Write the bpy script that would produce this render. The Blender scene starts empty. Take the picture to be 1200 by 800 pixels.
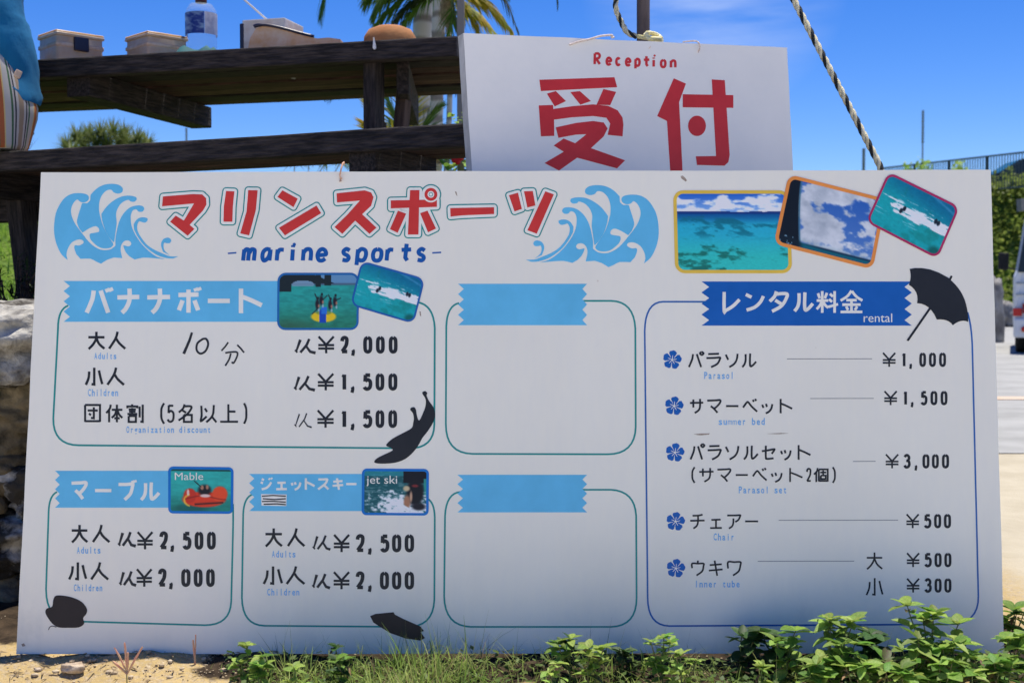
import bpy, bmesh, math, random
import numpy as np
from mathutils import Vector, Matrix, noise
random.seed(7); rng = np.random.default_rng(7)
S = bpy.context.scene
C = S.collection
R = math.radians
# ------------------------------------------------------------------ camera
CAM = Vector((0, 0, 0.68)); PITCH = math.atan(50/1500)
cd = bpy.data.cameras.new('camera'); cam = bpy.data.objects.new('camera', cd); C.objects.link(cam)
cd.sensor_width = 36; cd.lens = 45; cd.clip_start = 0.05; cd.clip_end = 20000
cam.location = CAM; cam.rotation_euler = (R(90)-PITCH, 0, 0); S.camera = cam
cd.dof.use_dof = True; cd.dof.focus_distance = 2.45; cd.dof.aperture_fstop = 9
# ------------------------------------------------------------------ sky, sun, exposure
SUN_EL, SUN_AZ = R(78), R(30)          # behind the sign, very high
w = bpy.data.worlds.new('World'); S.world = w; w.use_nodes = True
nt = w.node_tree; nt.nodes.clear()
sky = nt.nodes.new('ShaderNodeTexSky'); sky.sky_type = 'NISHITA'; sky.sun_disc = False
sky.sun_elevation = SUN_EL; sky.sun_rotation = SUN_AZ; sky.altitude = 200; sky.air_density = .8; sky.dust_density = 0.1; sky.ozone_density = 4.0
bg = nt.nodes.new('ShaderNodeBackground'); bg.inputs[1].default_value = 0.15
wo = nt.nodes.new('ShaderNodeOutputWorld')
hs = nt.nodes.new('ShaderNodeHueSaturation'); hs.inputs['Saturation'].default_value = 1.37; hs.inputs['Value'].default_value = .81; hs.inputs['Hue'].default_value = .518
nt.links.new(sky.outputs[0], hs.inputs['Color'])
tc = nt.nodes.new('ShaderNodeTexCoord'); mp = nt.nodes.new('ShaderNodeMapping'); mp.inputs['Scale'].default_value = (1.4, 1.0, 9.0); mp.inputs['Rotation'].default_value = (0.0, 0.35, 0.3)
nz = nt.nodes.new('ShaderNodeTexNoise'); nz.inputs['Scale'].default_value = 2.3; nz.inputs['Detail'].default_value = 7; nz.inputs['Roughness'].default_value = .6
cr = nt.nodes.new('ShaderNodeValToRGB'); cr.color_ramp.elements[0].position = .42; cr.color_ramp.elements[1].position = .75
cr.color_ramp.elements[1].color = (.5, .5, .5, 1)
mx = nt.nodes.new('ShaderNodeMix'); mx.data_type = 'RGBA'; mx.inputs[7].default_value = (5, 5.4, 6, 1)
nt.links.new(tc.outputs['Generated'], mp.inputs[0]); nt.links.new(mp.outputs[0], nz.inputs['Vector']); nt.links.new(nz.outputs[0], cr.inputs[0])
vd = nt.nodes.new('ShaderNodeVectorMath'); vd.operation = 'DISTANCE'; vd.inputs[1].default_value = (.150, .961, .235)
mr = nt.nodes.new('ShaderNodeMapRange'); mr.inputs[1].default_value = .02; mr.inputs[2].default_value = .10; mr.inputs[3].default_value = 1; mr.inputs[4].default_value = 0
nt.links.new(tc.outputs['Generated'], vd.inputs[0]); nt.links.new(vd.outputs['Value'], mr.inputs[0]); cmul = nt.nodes.new('ShaderNodeMath'); cmul.operation = 'MULTIPLY'
nt.links.new(cr.outputs[0], cmul.inputs[0]); nt.links.new(mr.outputs[0], cmul.inputs[1]); nt.links.new(cmul.outputs[0], mx.inputs[0]); nt.links.new(hs.outputs[0], mx.inputs[6]); nt.links.new(mx.outputs[2], bg.inputs[0]); nt.links.new(bg.outputs[0], wo.inputs[0])
sl = bpy.data.lights.new('sun', 'SUN'); so = bpy.data.objects.new('sun', sl); C.objects.link(so)
sl.energy = 5.0; sl.angle = R(.53); sl.color = (1, .945, .85)
sd = Vector((math.sin(SUN_AZ)*math.cos(SUN_EL), math.cos(SUN_AZ)*math.cos(SUN_EL), math.sin(SUN_EL)))
so.rotation_euler = sd.to_track_quat('Z', 'Y').to_euler(); so.location = (0, 0, 20)
S.view_settings.view_transform = 'Standard'; S.view_settings.look = 'None'; S.view_settings.exposure = 0.40; S.view_settings.gamma = 1
S.cycles.max_bounces = 8; S.cycles.transparent_max_bounces = 12

# ------------------------------------------------------------------ helpers
def sight(px, py):
    "direction (y roughly 1) seen at a survey mark of the 1200 x 800 site photograph"
    u, v = (px-600)/1500, (400-py)/1500
    c, s = math.cos(PITCH), math.sin(PITCH)
    return Vector((u, c+v*s, v*c-s))
def at(px, py, Y):
    d = sight(px, py); return CAM + d*(Y/d.y)
def at_z(px, py, z):
    d = sight(px, py); return CAM + d*((z-CAM.z)/d.z)
def link(o, parent=None):
    C.objects.link(o)
    if parent: o.parent = parent
    return o
def mesh_obj(name, v, f, m=None, parent=None, smooth=False):
    me = bpy.data.meshes.new(name); me.from_pydata([tuple(p) for p in v], [], f); me.update()
    if m: me.materials.append(m)
    if smooth: me.polygons.foreach_set('use_smooth', [True]*len(me.polygons))
    return link(bpy.data.objects.new(name, me), parent)
def bm_obj(name, bm, m=None, parent=None, smooth=False):
    me = bpy.data.meshes.new(name); bm.to_mesh(me); bm.free()
    if m: me.materials.append(m)
    if smooth: me.polygons.foreach_set('use_smooth', [True]*len(me.polygons))
    return link(bpy.data.objects.new(name, me), parent)
def tag(o, label=None, cat=None, group=None, kind=None):
    for k, x in (('label', label), ('category', cat), ('group', group), ('kind', kind)):
        if x: o[k] = x
    return o
def empty(name, loc, rz=0, label=None, cat=None, group=None):
    o = bpy.data.objects.new(name, None); o.empty_display_size = .1; o.location = loc; o.rotation_euler = (0, 0, rz)
    return tag(link(o), label, cat, group)
def box(bm, c, s, rot=None, bev=0):
    M = Matrix.Translation(c) @ (rot.to_4x4() if rot else Matrix())
    g = bmesh.ops.create_cube(bm, size=1, matrix=M @ Matrix.Diagonal((*s, 1)))
    if bev:
        ed = list({e for v in g['verts'] for e in v.link_edges})
        bmesh.ops.bevel(bm, geom=ed, offset=bev, segments=2, affect='EDGES', profile=.6)
def tube(bm, pts, rad, seg=8, cap=True):
    pts = [Vector(p) for p in pts]; n = len(pts)
    if not hasattr(rad, '__len__'): rad = [rad]*n
    rings = []; ref = Vector((0, 0, 1))
    for i, p in enumerate(pts):
        t = (pts[min(i+1, n-1)]-pts[max(i-1, 0)]).normalized()
        if abs(t.dot(ref)) > .95: ref = Vector((1, 0, 0)) if abs(t.x) < .9 else Vector((0, 1, 0))
        a = t.cross(ref).normalized(); b = t.cross(a).normalized(); ref = -b if False else ref
        rings.append([bm.verts.new(p+(a*math.cos(k*2*math.pi/seg)+b*math.sin(k*2*math.pi/seg))*rad[i]) for k in range(seg)])
    for i in range(n-1):
        for k in range(seg):
            bm.faces.new((rings[i][k], rings[i][(k+1) % seg], rings[i+1][(k+1) % seg], rings[i+1][k]))
    if cap:
        bm.faces.new(rings[0]); bm.faces.new(rings[-1][::-1])
def lathe(bm, prof, c=(0, 0, 0), seg=28):
    c = Vector(c); rings = [[bm.verts.new(c+Vector((r*math.cos(k*2*math.pi/seg), r*math.sin(k*2*math.pi/seg), z))) for k in range(seg)] for r, z in prof]
    for i in range(len(rings)-1):
        for k in range(seg): bm.faces.new((rings[i][k], rings[i][(k+1) % seg], rings[i+1][(k+1) % seg], rings[i+1][k]))
    bm.faces.new(rings[0][::-1]); bm.faces.new(rings[-1])
def smoothstep(a, b, x):
    t = np.clip((x-a)/(b-a), 0, 1); return t*t*(3-2*t)
# ------------------------------------------------------------------ materials
def mat(name, col, rough=.7, col2=None, scale=8, detail=5, bump=0, bscale=None, spec=.4, stretch=None, lo=.35, hi=.65, metal=0, trans=0, transl=0):
    m = bpy.data.materials.new(name); m.use_nodes = True; t = m.node_tree; b = t.nodes['Principled BSDF']
    b.inputs['Base Color'].default_value = (*col, 1); b.inputs['Roughness'].default_value = rough; b.inputs['Specular IOR Level'].default_value = spec
    b.inputs['Metallic'].default_value = metal; b.inputs['Transmission Weight'].default_value = trans
    if col2 or bump:
        tcn = t.nodes.new('ShaderNodeTexCoord'); mpn = t.nodes.new('ShaderNodeMapping'); t.links.new(tcn.outputs['Object'], mpn.inputs[0])
        if stretch: mpn.inputs['Scale'].default_value = stretch
    if col2:
        n = t.nodes.new('ShaderNodeTexNoise'); n.inputs['Scale'].default_value = scale; n.inputs['Detail'].default_value = detail; n.inputs['Roughness'].default_value = .62
        r = t.nodes.new('ShaderNodeValToRGB'); r.color_ramp.elements[0].position = lo; r.color_ramp.elements[1].position = hi
        r.color_ramp.elements[0].color = (*col, 1); r.color_ramp.elements[1].color = (*col2, 1)
        t.links.new(mpn.outputs[0], n.inputs['Vector']); t.links.new(n.outputs[0], r.inputs[0]); t.links.new(r.outputs[0], b.inputs['Base Color'])
    if bump:
        n2 = t.nodes.new('ShaderNodeTexNoise'); n2.inputs['Scale'].default_value = bscale or scale*3; n2.inputs['Detail'].default_value = 6
        bp = t.nodes.new('ShaderNodeBump'); bp.inputs['Strength'].default_value = bump; bp.inputs['Distance'].default_value = .02
        t.links.new(mpn.outputs[0], n2.inputs['Vector']); t.links.new(n2.outputs[0], bp.inputs['Height']); t.links.new(bp.outputs[0], b.inputs['Normal'])
    if transl:
        out = t.nodes['Material Output']; tl = t.nodes.new('ShaderNodeBsdfTranslucent'); ad = t.nodes.new('ShaderNodeMixShader'); ad.inputs[0].default_value = transl
        src = b.inputs['Base Color'].links
        if src: t.links.new(src[0].from_socket, tl.inputs[0])
        else: tl.inputs[0].default_value = (*col, 1)
        t.links.new(b.outputs[0], ad.inputs[1]); t.links.new(tl.outputs[0], ad.inputs[2]); t.links.new(ad.outputs[0], out.inputs[0])
    return m
def ink(name, col, rough=.45): return mat(name, col, rough, col2=tuple(min(1, c*1.12+.004) for c in col), scale=14, spec=.35)
def L(r, g, b):      # display colour of a print, divided by the shade it is seen in
    return tuple((((c/255+.055)/1.055)**2.4 if c > 10 else c/255/12.92) for c in (r, g, b))
def leafmat(name, a, b, tl=.45):
    m = mat(name, a, .55, col2=b, scale=9, transl=tl, spec=.3); t = m.node_tree; r = [n for n in t.nodes if n.type == 'VALTORGB'][0]; outs = [l.to_socket for l in r.outputs[0].links]
    oi = t.nodes.new('ShaderNodeObjectInfo'); mr_ = t.nodes.new('ShaderNodeMapRange'); mr_.inputs[3].default_value = .62; mr_.inputs[4].default_value = 1.35; hv = t.nodes.new('ShaderNodeHueSaturation'); ad_ = t.nodes.new('ShaderNodeMapRange'); ad_.inputs[3].default_value = .475; ad_.inputs[4].default_value = .512
    mm = t.nodes.new('ShaderNodeMath'); mm.operation = 'FRACT'; m7 = t.nodes.new('ShaderNodeMath'); m7.operation = 'MULTIPLY'; m7.inputs[1].default_value = 7.31
    t.links.new(oi.outputs['Random'], mr_.inputs[0]); t.links.new(mr_.outputs[0], hv.inputs['Value']); t.links.new(oi.outputs['Random'], m7.inputs[0]); t.links.new(m7.outputs[0], mm.inputs[0]); t.links.new(mm.outputs[0], ad_.inputs[0]); t.links.new(ad_.outputs[0], hv.inputs['Hue'])
    t.links.new(r.outputs[0], hv.inputs['Color'])
    for s in outs: t.links.new(hv.outputs[0], s)
    return m

# painted plywood, weathered: pale grain, grey dirt and painted-in plant shade towards the foot, brown specks
def board_material():
    m = bpy.data.materials.new('weathered_white_board'); m.use_nodes = True; t = m.node_tree; N = t.nodes; b = N['Principled BSDF']
    b.inputs['Roughness'].default_value = .5; b.inputs['Specular IOR Level'].default_value = .3
    tcn = N.new('ShaderNodeTexCoord')
    def noise_(scale, st, det=5, loc=(0, 0, 0)):
        mp = N.new('ShaderNodeMapping'); mp.inputs['Scale'].default_value = st; mp.inputs['Location'].default_value = loc
        n = N.new('ShaderNodeTexNoise'); n.inputs['Scale'].default_value = scale; n.inputs['Detail'].default_value = det; n.inputs['Roughness'].default_value = .6
        t.links.new(tcn.outputs['Object'], mp.inputs[0]); t.links.new(mp.outputs[0], n.inputs['Vector']); return n.outputs[0]
    def ramp(src, p0, p1, c0=(0, 0, 0, 1), c1=(1, 1, 1, 1)):
        r = N.new('ShaderNodeValToRGB'); r.color_ramp.elements[0].position = p0; r.color_ramp.elements[1].position = p1
        r.color_ramp.elements[0].color = c0; r.color_ramp.elements[1].color = c1; t.links.new(src, r.inputs[0]); return r.outputs[0]
    def mixc(f, a, c2):
        x = N.new('ShaderNodeMix'); x.data_type = 'RGBA'; t.links.new(f, x.inputs[0])
        if isinstance(a, tuple): x.inputs[6].default_value = a
        else: t.links.new(a, x.inputs[6])
        x.inputs[7].default_value = c2; return x.outputs[2]
    def mul(a, c):
        x = N.new('ShaderNodeMath'); x.operation = 'MULTIPLY'; t.links.new(a, x.inputs[0])
        if isinstance(c, float): x.inputs[1].default_value = c
        else: t.links.new(c, x.inputs[1])
        return x.outputs[0]
    base = ramp(noise_(2.2, (1, 1, 1)), .3, .7, (.84, .80, .68, 1), (.89, .855, .735, 1))
    weave = ramp(noise_(60, (1, 1, .25), 3), .35, .75)
    c = mixc(mul(weave, .12), base, (.66, .68, .70, 1))
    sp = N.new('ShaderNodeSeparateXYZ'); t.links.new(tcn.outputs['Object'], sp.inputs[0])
    low = ramp(sp.outputs[2], .0, .22, (1, 1, 1, 1), (0, 0, 0, 1))  # foot zone where dirt and the painted plant shade show
    dirt_shade = ramp(noise_(5, (1, 1, .7), 7, (3.1, 0, 1.7)), .42, .72)
    c = mixc(mul(mul(dirt_shade, low), .30), c, (.36, .38, .36, 1))
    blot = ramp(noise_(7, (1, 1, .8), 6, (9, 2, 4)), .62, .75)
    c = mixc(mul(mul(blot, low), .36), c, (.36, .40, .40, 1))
    speck = ramp(noise_(34, (1, 1, 1), 2, (5, 1, 0)), .765, .80)
    c = mixc(mul(speck, .5), c, (.38, .27, .18, 1))
    scr = ramp(noise_(16, (.5, 1, 4), 3, (2, 7, 0)), .74, .80)
    c = mixc(mul(scr, .35), c, (.52, .50, .46, 1))
    t.links.new(c, b.inputs['Base Color'])
    bp = N.new('ShaderNodeBump'); bp.inputs['Strength'].default_value = .06; bp.inputs['Distance'].default_value = .002
    t.links.new(noise_(140, (1, 1, .3), 3), bp.inputs['Height']); t.links.new(bp.outputs[0], b.inputs['Normal'])
    return m
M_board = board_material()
M_edge = mat('plywood_edge', (.16, .07, .05), .8, (.34, .2, .13), scale=30, stretch=(1, 1, 8))
M_lblue = ink('light_blue_print', (.115, .47, .72)); M_dblue = ink('dark_blue_print', (.0, .10, .40)); M_navy = ink('navy_print', (.0, .085, .34))
M_teal = ink('teal_print', (.0, .25, .23)); M_fblue = ink('blue_line_print', (.01, .11, .37)); M_black = ink('black_print', (.012, .013, .015)); M_brown = ink('dark_brown_print', (.016, .008, .007))
M_red = ink('red_print', (.60, .035, .025)); M_sub = ink('pale_blue_lettering', (.15, .41, .72)); M_white = ink('white_print', (.80, .775, .69)); M_hand = ink('marker_ink', (.02, .02, .022))
M_yel = ink('yellow_border_print', (.75, .50, .06)); M_ora = ink('orange_border_print', (.80, .27, .05)); M_mag = ink('magenta_border_print', (.42, .02, .1)); M_grey = ink('grey_line_print', (.17, .17, .18))
M_rred = ink('sign_red_print', (.56, .022, .025))

# ------------------------------------------------------------------ printed surfaces
class Sheet:
    "a flat panel standing in the place; survey marks on it become its own local metres (x right, z up, y into the panel)"
    def __init__(s, origin, xdir, ndir):
        s.o = Vector(origin); s.n = Vector(ndir).normalized(); s.x = Vector(xdir).normalized(); s.x = (s.x-s.n*s.x.dot(s.n)).normalized()
        s.z = s.x.cross(-s.n).normalized()*1
        if s.z.z < 0: s.z = -s.z
        s.root = None
    def loc(s, px, py, up=0):
        d = sight(px, py); p = CAM+d*((s.o-CAM).dot(s.n)/d.dot(s.n)); q = p-s.o
        return (q.dot(s.x), -up, q.dot(s.z))
    def matrix(s):
        m = Matrix((( s.x.x, -s.n.x, s.z.x, s.o.x), (s.x.y, -s.n.y, s.z.y, s.o.y), (s.x.z, -s.n.z, s.z.z, s.o.z), (0, 0, 0, 1))); return m
    def polys(s, name, polys, m, up, parent=None, step=1e-5):
        v, f = [], []
        for i, p in enumerate(polys):
            b = len(v); z = up+(i % 14)*step
            v += [s.loc(x, y, z) for x, y in p]; f.append(list(range(b, b+len(p))))
        o = mesh_obj(name, v, f, m, parent or s.root)
        bm = bmesh.new(); bm.from_mesh(o.data)
        for fc in bm.faces:
            if fc.normal.y > 0: fc.normal_flip()
        bmesh.ops.triangulate(bm, faces=bm.faces[:]); bm.to_mesh(o.data); bm.free()
        return o
def crom(p, closed=False, k=6):
    p = [np.array(q, float) for q in p]; n = len(p); out = []
    for i in range(n if closed else n-1):
        a, b, c, d = (p[(i-1) % n], p[i], p[(i+1) % n], p[(i+2) % n]) if closed else (p[max(i-1, 0)], p[i], p[i+1], p[min(i+2, n-1)])
        for j in range(k):
            t = j/k; out.append(.5*((2*b)+(-a+c)*t+(2*a-5*b+4*c-d)*t*t+(-a+3*b-3*c+d)*t**3))
    if not closed: out.append(p[-1])
    return [tuple(q) for q in out]
def stroke(p, w, w2=None):
    "outline of a square-ended pen stroke"
    p = [np.array(q, float) for q in p]; n = len(p); l, r = [], []
    for i in range(n):
        t0 = p[i]-p[i-1] if i else p[1]-p[0]; t1 = p[i+1]-p[i] if i < n-1 else p[-1]-p[-2]
        t0 = t0/(np.hypot(*t0)+1e-9); t1 = t1/(np.hypot(*t1)+1e-9); n0 = np.array([-t0[1], t0[0]]); n1 = np.array([-t1[1], t1[0]])
        m = n0+n1; k = 2/max(m@m, .35); m = m*k
        ww = (w+(w2-w)*i/(n-1) if w2 is not None else w)/2
        l.append(p[i]+m*ww); r.append(p[i]-m*ww)
    q = []
    for i in range(n-1): q.append([tuple(l[i]), tuple(l[i+1]), tuple(r[i+1]), tuple(r[i])])
    return q
def grow(poly, d, seg=14):
    "the polygon with its surroundings out to d, as pieces"
    out = [poly]; n = len(poly)
    for i in range(n):
        a, b = np.array(poly[i], float), np.array(poly[(i+1) % n], float); t = b-a; t /= np.hypot(*t)+1e-9; q = np.array([-t[1], t[0]])*d
        out.append([tuple(a+q), tuple(b+q), tuple(b-q), tuple(a-q)]); out.append([tuple(a+d*np.array([math.cos(2*math.pi*k/seg), math.sin(2*math.pi*k/seg)])) for k in range(seg)])
    return out
# glyphs: strokes in a 100 x 100 box, y down; a leading ~ makes a stroke smooth
G = {}
def g(ch, data, w=100): G[ch] = ([(s.strip().startswith('~'), [tuple(map(float, q.split(','))) for q in s.strip().lstrip('~').split()]) for s in data.split(';')], w)
g('バ', '~30,8 24,45 2,98; ~58,8 70,45 88,98; 82,0 88,14; 96,-3 102,11'); g('パ', '~30,8 24,45 2,98; ~56,8 68,45 86,98; ~90,-8 102,3 90,14 78,3 90,-8')
g('ナ', '2,36 98,34; ~55,0 55,45 40,80 22,98'); g('ボ', '6,26 94,24; 50,4 50,98; 24,48 8,88; 76,48 92,88; 80,-2 85,10; 94,-4 99,8'); g('ー', '2,50 98,50')
g('ト', '12,0 12,100; ~12,32 50,46 98,68'); g('マ', '~2,12 60,10 88,8 92,20 76,44 46,72; ~26,50 50,70 72,96'); g('ブ', '~2,16 50,16 84,14 84,28 72,66 38,98; 84,-4 89,8; 97,-6 102,6')
g('ル', '~26,8 26,50 18,78 2,98; ~58,4 56,60 60,92 78,84 100,60'); g('ジ', '12,6 30,16; 4,34 22,44; ~12,96 50,84 76,58 88,34; 70,0 78,12; 88,-4 96,8')
g('ェ', '12,40 88,38; 50,40 50,94; 2,95 98,94', 90); g('ッ', '~6,40 16,62; ~38,34 46,56; ~92,36 84,66 64,88 36,100', 84); g('ス', '~8,10 50,10 80,8 84,18 66,50 6,96; ~54,58 76,76 96,96')
g('キ', '8,30 92,24; 2,66 98,58; 42,0 60,100'); g('レ', '~10,4 10,96 20,96 60,74 96,42', 88); g('ン', '4,16 34,30; ~8,94 50,80 80,54 96,24')
g('タ', '~36,0 26,26 2,50; ~30,14 88,12 84,40 60,74 14,100; 30,44 66,66'); g('ラ', '14,8 88,6; ~2,36 60,34 94,32 94,44 76,76 34,98'); g('ソ', '4,12 22,48; ~92,6 86,44 66,76 30,98', 92)
g('サ', '0,28 100,26; 26,4 26,60; ~76,0 76,50 66,78 36,98'); g('ベ', '~2,60 26,26 38,24 60,52 98,88; 68,6 76,20; 84,0 92,14'); g('セ', '~2,42 60,34 94,28 94,36 76,60; ~32,4 32,80 40,94 90,90')
g('チ', '~16,12 60,10 86,4; 0,46 100,44; ~54,10 54,56 44,82 22,98'); g('ア', '~2,10 60,10 94,8 94,18 82,40 60,54; ~46,30 46,60 36,84 14,98'); g('ウ', '50,0 50,18; ~8,50 8,20 50,20 92,20 92,36 82,70 40,98'); g('ワ', '~8,52 8,10 50,10 94,10 94,30 82,70 42,98')
g('大', '2,32 98,32; ~50,0 48,40 30,74 4,100; ~50,36 66,70 98,98'); g('人', '~54,0 42,40 4,98; ~44,36 64,66 100,98'); g('小', '50,0 50,96 34,94; ~20,22 16,60 0,98; ~78,16 88,60 98,94')
g('団', '4,4 4,96; 4,4 96,4 96,96; 4,92 96,92; 20,34 82,34; 58,16 58,76 40,74; 28,50 40,60'); g('体', '~28,2 22,24 0,48; 18,30 18,98; 34,30 100,30; 66,2 66,98; ~62,32 54,56 34,74; ~70,32 80,56 100,74; 50,76 84,76')
g('割', '32,0 32,10; 4,22 4,12 62,12 62,22; 12,28 54,28; 14,40 52,40; 4,53 62,53; 32,20 32,60; 12,64 54,64 54,96 12,96 12,64; 76,12 76,72; 94,2 94,96 80,94'); g('(', '~86,-6 30,20 20,50 30,80 86,106', 30); g(')', '~14,-6 70,20 80,50 70,80 14,106', 30)
g('名', '~42,0 32,24 6,44; ~36,12 84,12 76,36 48,62 4,88; 30,34 52,46; 38,58 88,58 88,96 38,96 38,58'); g('以', '~14,8 16,60 12,92 44,66; 34,22 46,42; ~84,4 80,50 66,76 42,98; 72,66 98,98'); g('上', '46,0 46,94; 46,40 86,40; 0,95 100,95')
g('個', '~26,0 20,24 0,46; 16,28 16,100; 34,10 34,96; 34,10 96,10 96,96; 34,92 96,92; 44,32 86,32; 64,18 64,54; 48,54 82,54 82,78 48,78 48,54')
g('料', '26,2 26,98; 0,44 54,44; 6,12 14,34; 48,10 38,34; ~24,46 16,64 0,82; ~30,48 40,64 54,76; 62,14 76,26; 58,38 72,50; 54,72 100,60; 84,2 84,98'); g('金', '~50,0 32,24 0,44; ~52,2 72,26 100,44; 26,42 74,42; 8,62 92,62; 50,42 50,92; 26,70 34,86; 76,70 66,86; 0,94 100,94')
g('¥', '~4,2 50,50; 96,2 50,50; 50,46 50,100; 2,52 98,52; 2,72 98,72', 90)
g('0', '~50,6 82,16 88,50 82,84 50,94 18,84 12,50 18,16 50,6', 46); g('1', '30,22 62,6; 62,4 62,98', 28); g('2', '~14,28 22,12 50,5 80,12 84,30 70,56 16,92; 12,92 90,92', 46); g('3', '~12,20 28,8 56,6 80,18 78,36 54,46 36,46; ~50,46 78,52 88,70 76,88 48,95 24,92 8,80', 46)
g('5', '84,8 22,8; ~22,6 18,48; ~18,46 50,36 82,46 88,66 78,86 50,95 22,92 8,82', 46); g(',', '~40,82 62,90 54,104 34,118', 22)
g('m', '8,40 8,98; ~8,56 20,40 38,42 42,58 42,98; ~46,58 58,40 78,42 82,58 82,98; 42,50 42,98'); g('a', '~80,42 46,38 18,52 12,76 24,96 48,94 72,74 80,42; 82,40 78,98'); g('r', '16,40 16,98; ~16,62 34,42 68,42'); g('i', '30,40 30,98; 30,18 30,28'); g('n', '12,40 12,98; ~12,58 34,40 66,40 78,58 78,98')
g('e', '~16,70 84,66 80,48 54,38 26,46 12,70 26,94 56,98 84,88'); g('s', '~78,46 48,37 20,48 26,62 60,72 74,84 56,97 14,94'); g('p', '14,40 12,122; ~14,56 40,38 74,44 84,66 72,92 44,98 14,88'); g('o', '~50,38 80,46 88,68 78,92 50,99 22,92 12,68 22,46 50,38'); g('t', '44,10 44,82 60,98; 12,42 80,40'); g('c', '~80,48 52,38 22,48 12,70 24,92 54,99 84,88'); g('R', '14,4 12,98; ~14,6 60,4 82,22 66,44 16,52; 36,52 84,98')
def glyph(ch, x0, x1, y0, y1, w, slant=0):
    out = []
    for sm, p in G[ch][0]:
        q = [(x0+(a+slant*(100-b))/100*(x1-x0), y0+b/100*(y1-y0)) for a, b in p]
        if len(q) == 1: continue
        if sm and len(q) > 2: q = crom(q, k=5)
        out += stroke(q, w)
    return out
def run(cells, y0, y1, w, dy=0, slant=0):
    "cells: (char, x0, x1) in survey marks"
    out = []; X0 = cells[0][1]; X1 = cells[-1][2]
    for ch, a, b in cells:
        d = dy*((a+b)/2-X0)/max(1, X1-X0); h = w/2
        out += glyph(ch, a+h*.8, b-h*.8, y0+d+h*.8, y1+d-h*.8, w, slant)
    return out
_tc = {}
def typed(txt, x0, x1, y_cap, y_base, offset=0.0):
    "letters of the built-in font as triangles between survey marks; y_cap/y_base bound a capital or ascender"
    cu = bpy.data.curves.new('t', 'FONT'); cu.body = txt; cu.offset = offset; cu.resolution_u = 3
    o = bpy.data.objects.new('t', cu); C.objects.link(o); bpy.context.view_layer.update()
    me = bpy.data.meshes.new_from_object(o.evaluated_get(bpy.context.evaluated_depsgraph_get()))
    v = np.array([p.co[:2] for p in me.vertices]); f = [list(p.vertices) for p in me.polygons]
    bpy.data.objects.remove(o); bpy.data.curves.remove(cu); bpy.data.meshes.remove(me)
    lo, hi = v[:, 0].min(), v[:, 0].max(); cap = .727
    X = x0+(v[:, 0]-lo)/(hi-lo)*(x1-x0); Y = y_base+(v[:, 1]/cap)*(y_cap-y_base)
    return [[(X[i], Y[i]) for i in q] for q in f]
def mono(txt, x0, x1, y_cap, y_base):
    n = len(txt); out = []; pit = (x1-x0)/n
    for i, ch in enumerate(txt):
        if ch == ' ': continue
        wd = {'l': .17, 'i': .2, 't': .5, 'r': .46, 'I': .17, 'm': .85}.get(ch, .70)*pit; c = x0+pit*(i+.5)
        if ch in 'mM': out += typed(ch, c-wd/2, c+wd/2, y_cap, y_base, -.004)
        else: out += typed(ch, c-wd/2, c+wd/2, y_cap, y_base, .018)
    return out
# ------------------------------------------------------------------ price board leaning on the rocks
n_b = Vector((-.0067, -.99015, .1398)).normalized(); c_b = Vector((0, 2.40153, .47588))
B = Sheet(c_b, (1, 0, 0), n_b)
o_ = B.loc(598, 765); B.o = B.o+B.x*o_[0]+B.z*o_[2]
def sign_root(sh, name, label, cat):
    e = empty(name, (0, 0, 0), 0, label, cat); e.matrix_world = sh.matrix(); sh.root = e; return e
price = sign_root(B, 'price_board', 'large white marine sports price board with blue banners leaning at the front', 'sign')
def panel(sh, corners, th, me_, mf, name='panel'):
    q = [Vector(sh.loc(*c)) for c in corners]            # TL TR BR BL
    # slightly worn outline: a few extra points along each side
    pts = []
    for i in range(4):
        a, b = q[i], q[(i+1) % 4]; nseg = 14
        for k in range(nseg):
            t = k/nseg; p = a.lerp(b, t); j = 0 if k == 0 else .0006
            pts.append(p+Vector((random.uniform(-j, j), 0, random.uniform(-j, j))))
    n = len(pts); v = [tuple(p) for p in pts]+[(p.x, th, p.z) for p in pts]
    f = [list(range(n))[::-1], list(range(n, 2*n))]+[[i, (i+1) % n, n+(i+1) % n, n+i] for i in range(n)]
    o = mesh_obj(name, v, f, mf, sh.root); o.data.materials.append(me_)
    bm = bmesh.new(); bm.from_mesh(o.data); bmesh.ops.recalc_face_normals(bm, faces=bm.faces[:]); bm.to_mesh(o.data); bm.free()
    for p in o.data.polygons: p.material_index = 0 if abs(p.normal.y) > .7 else 1
    return o
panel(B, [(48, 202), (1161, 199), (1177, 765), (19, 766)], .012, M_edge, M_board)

# photographs printed on the board: small coloured grids, painted by functions of their own (u right, v down)
def vnoise(x, y, seed):
    xi, yi = np.floor(x).astype(int), np.floor(y).astype(int); xf, yf = x-xi, y-yi; xf = xf*xf*(3-2*xf); yf = yf*yf*(3-2*yf)
    h = lambda a, b: (np.sin(a*127.1+b*311.7+seed*74.7)*43758.5453) % 1
    return (h(xi, yi)*(1-xf)+h(xi+1, yi)*xf)*(1-yf)+(h(xi, yi+1)*(1-xf)+h(xi+1, yi+1)*xf)*yf
def fbm(x, y, seed=0, o=5):
    s = 0; a = .5
    for i in range(o): s = s+a*vnoise(x*2**i, y*2**i, seed+i*3); a *= .5
    return s/.97
def lerp(a, b, t): return a+(b-a)*t[..., None]
def col(*c): return np.array(c, float)/255
def blob(u, v, cu, cv, ru, rv, s=.25): return 1-smoothstep(1-s, 1+s, np.hypot((u-cu)/ru, (v-cv)/rv))
def seg_d(u, v, a, b, asp):
    a = np.array(a)*[asp, 1]; b = np.array(b)*[asp, 1]; U = u*asp; d = b-a; t = np.clip(((U-a[0])*d[0]+(v-a[1])*d[1])/(d@d), 0, 1); return np.hypot(U-a[0]-t*d[0], v-a[1]-t*d[1])
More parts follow.
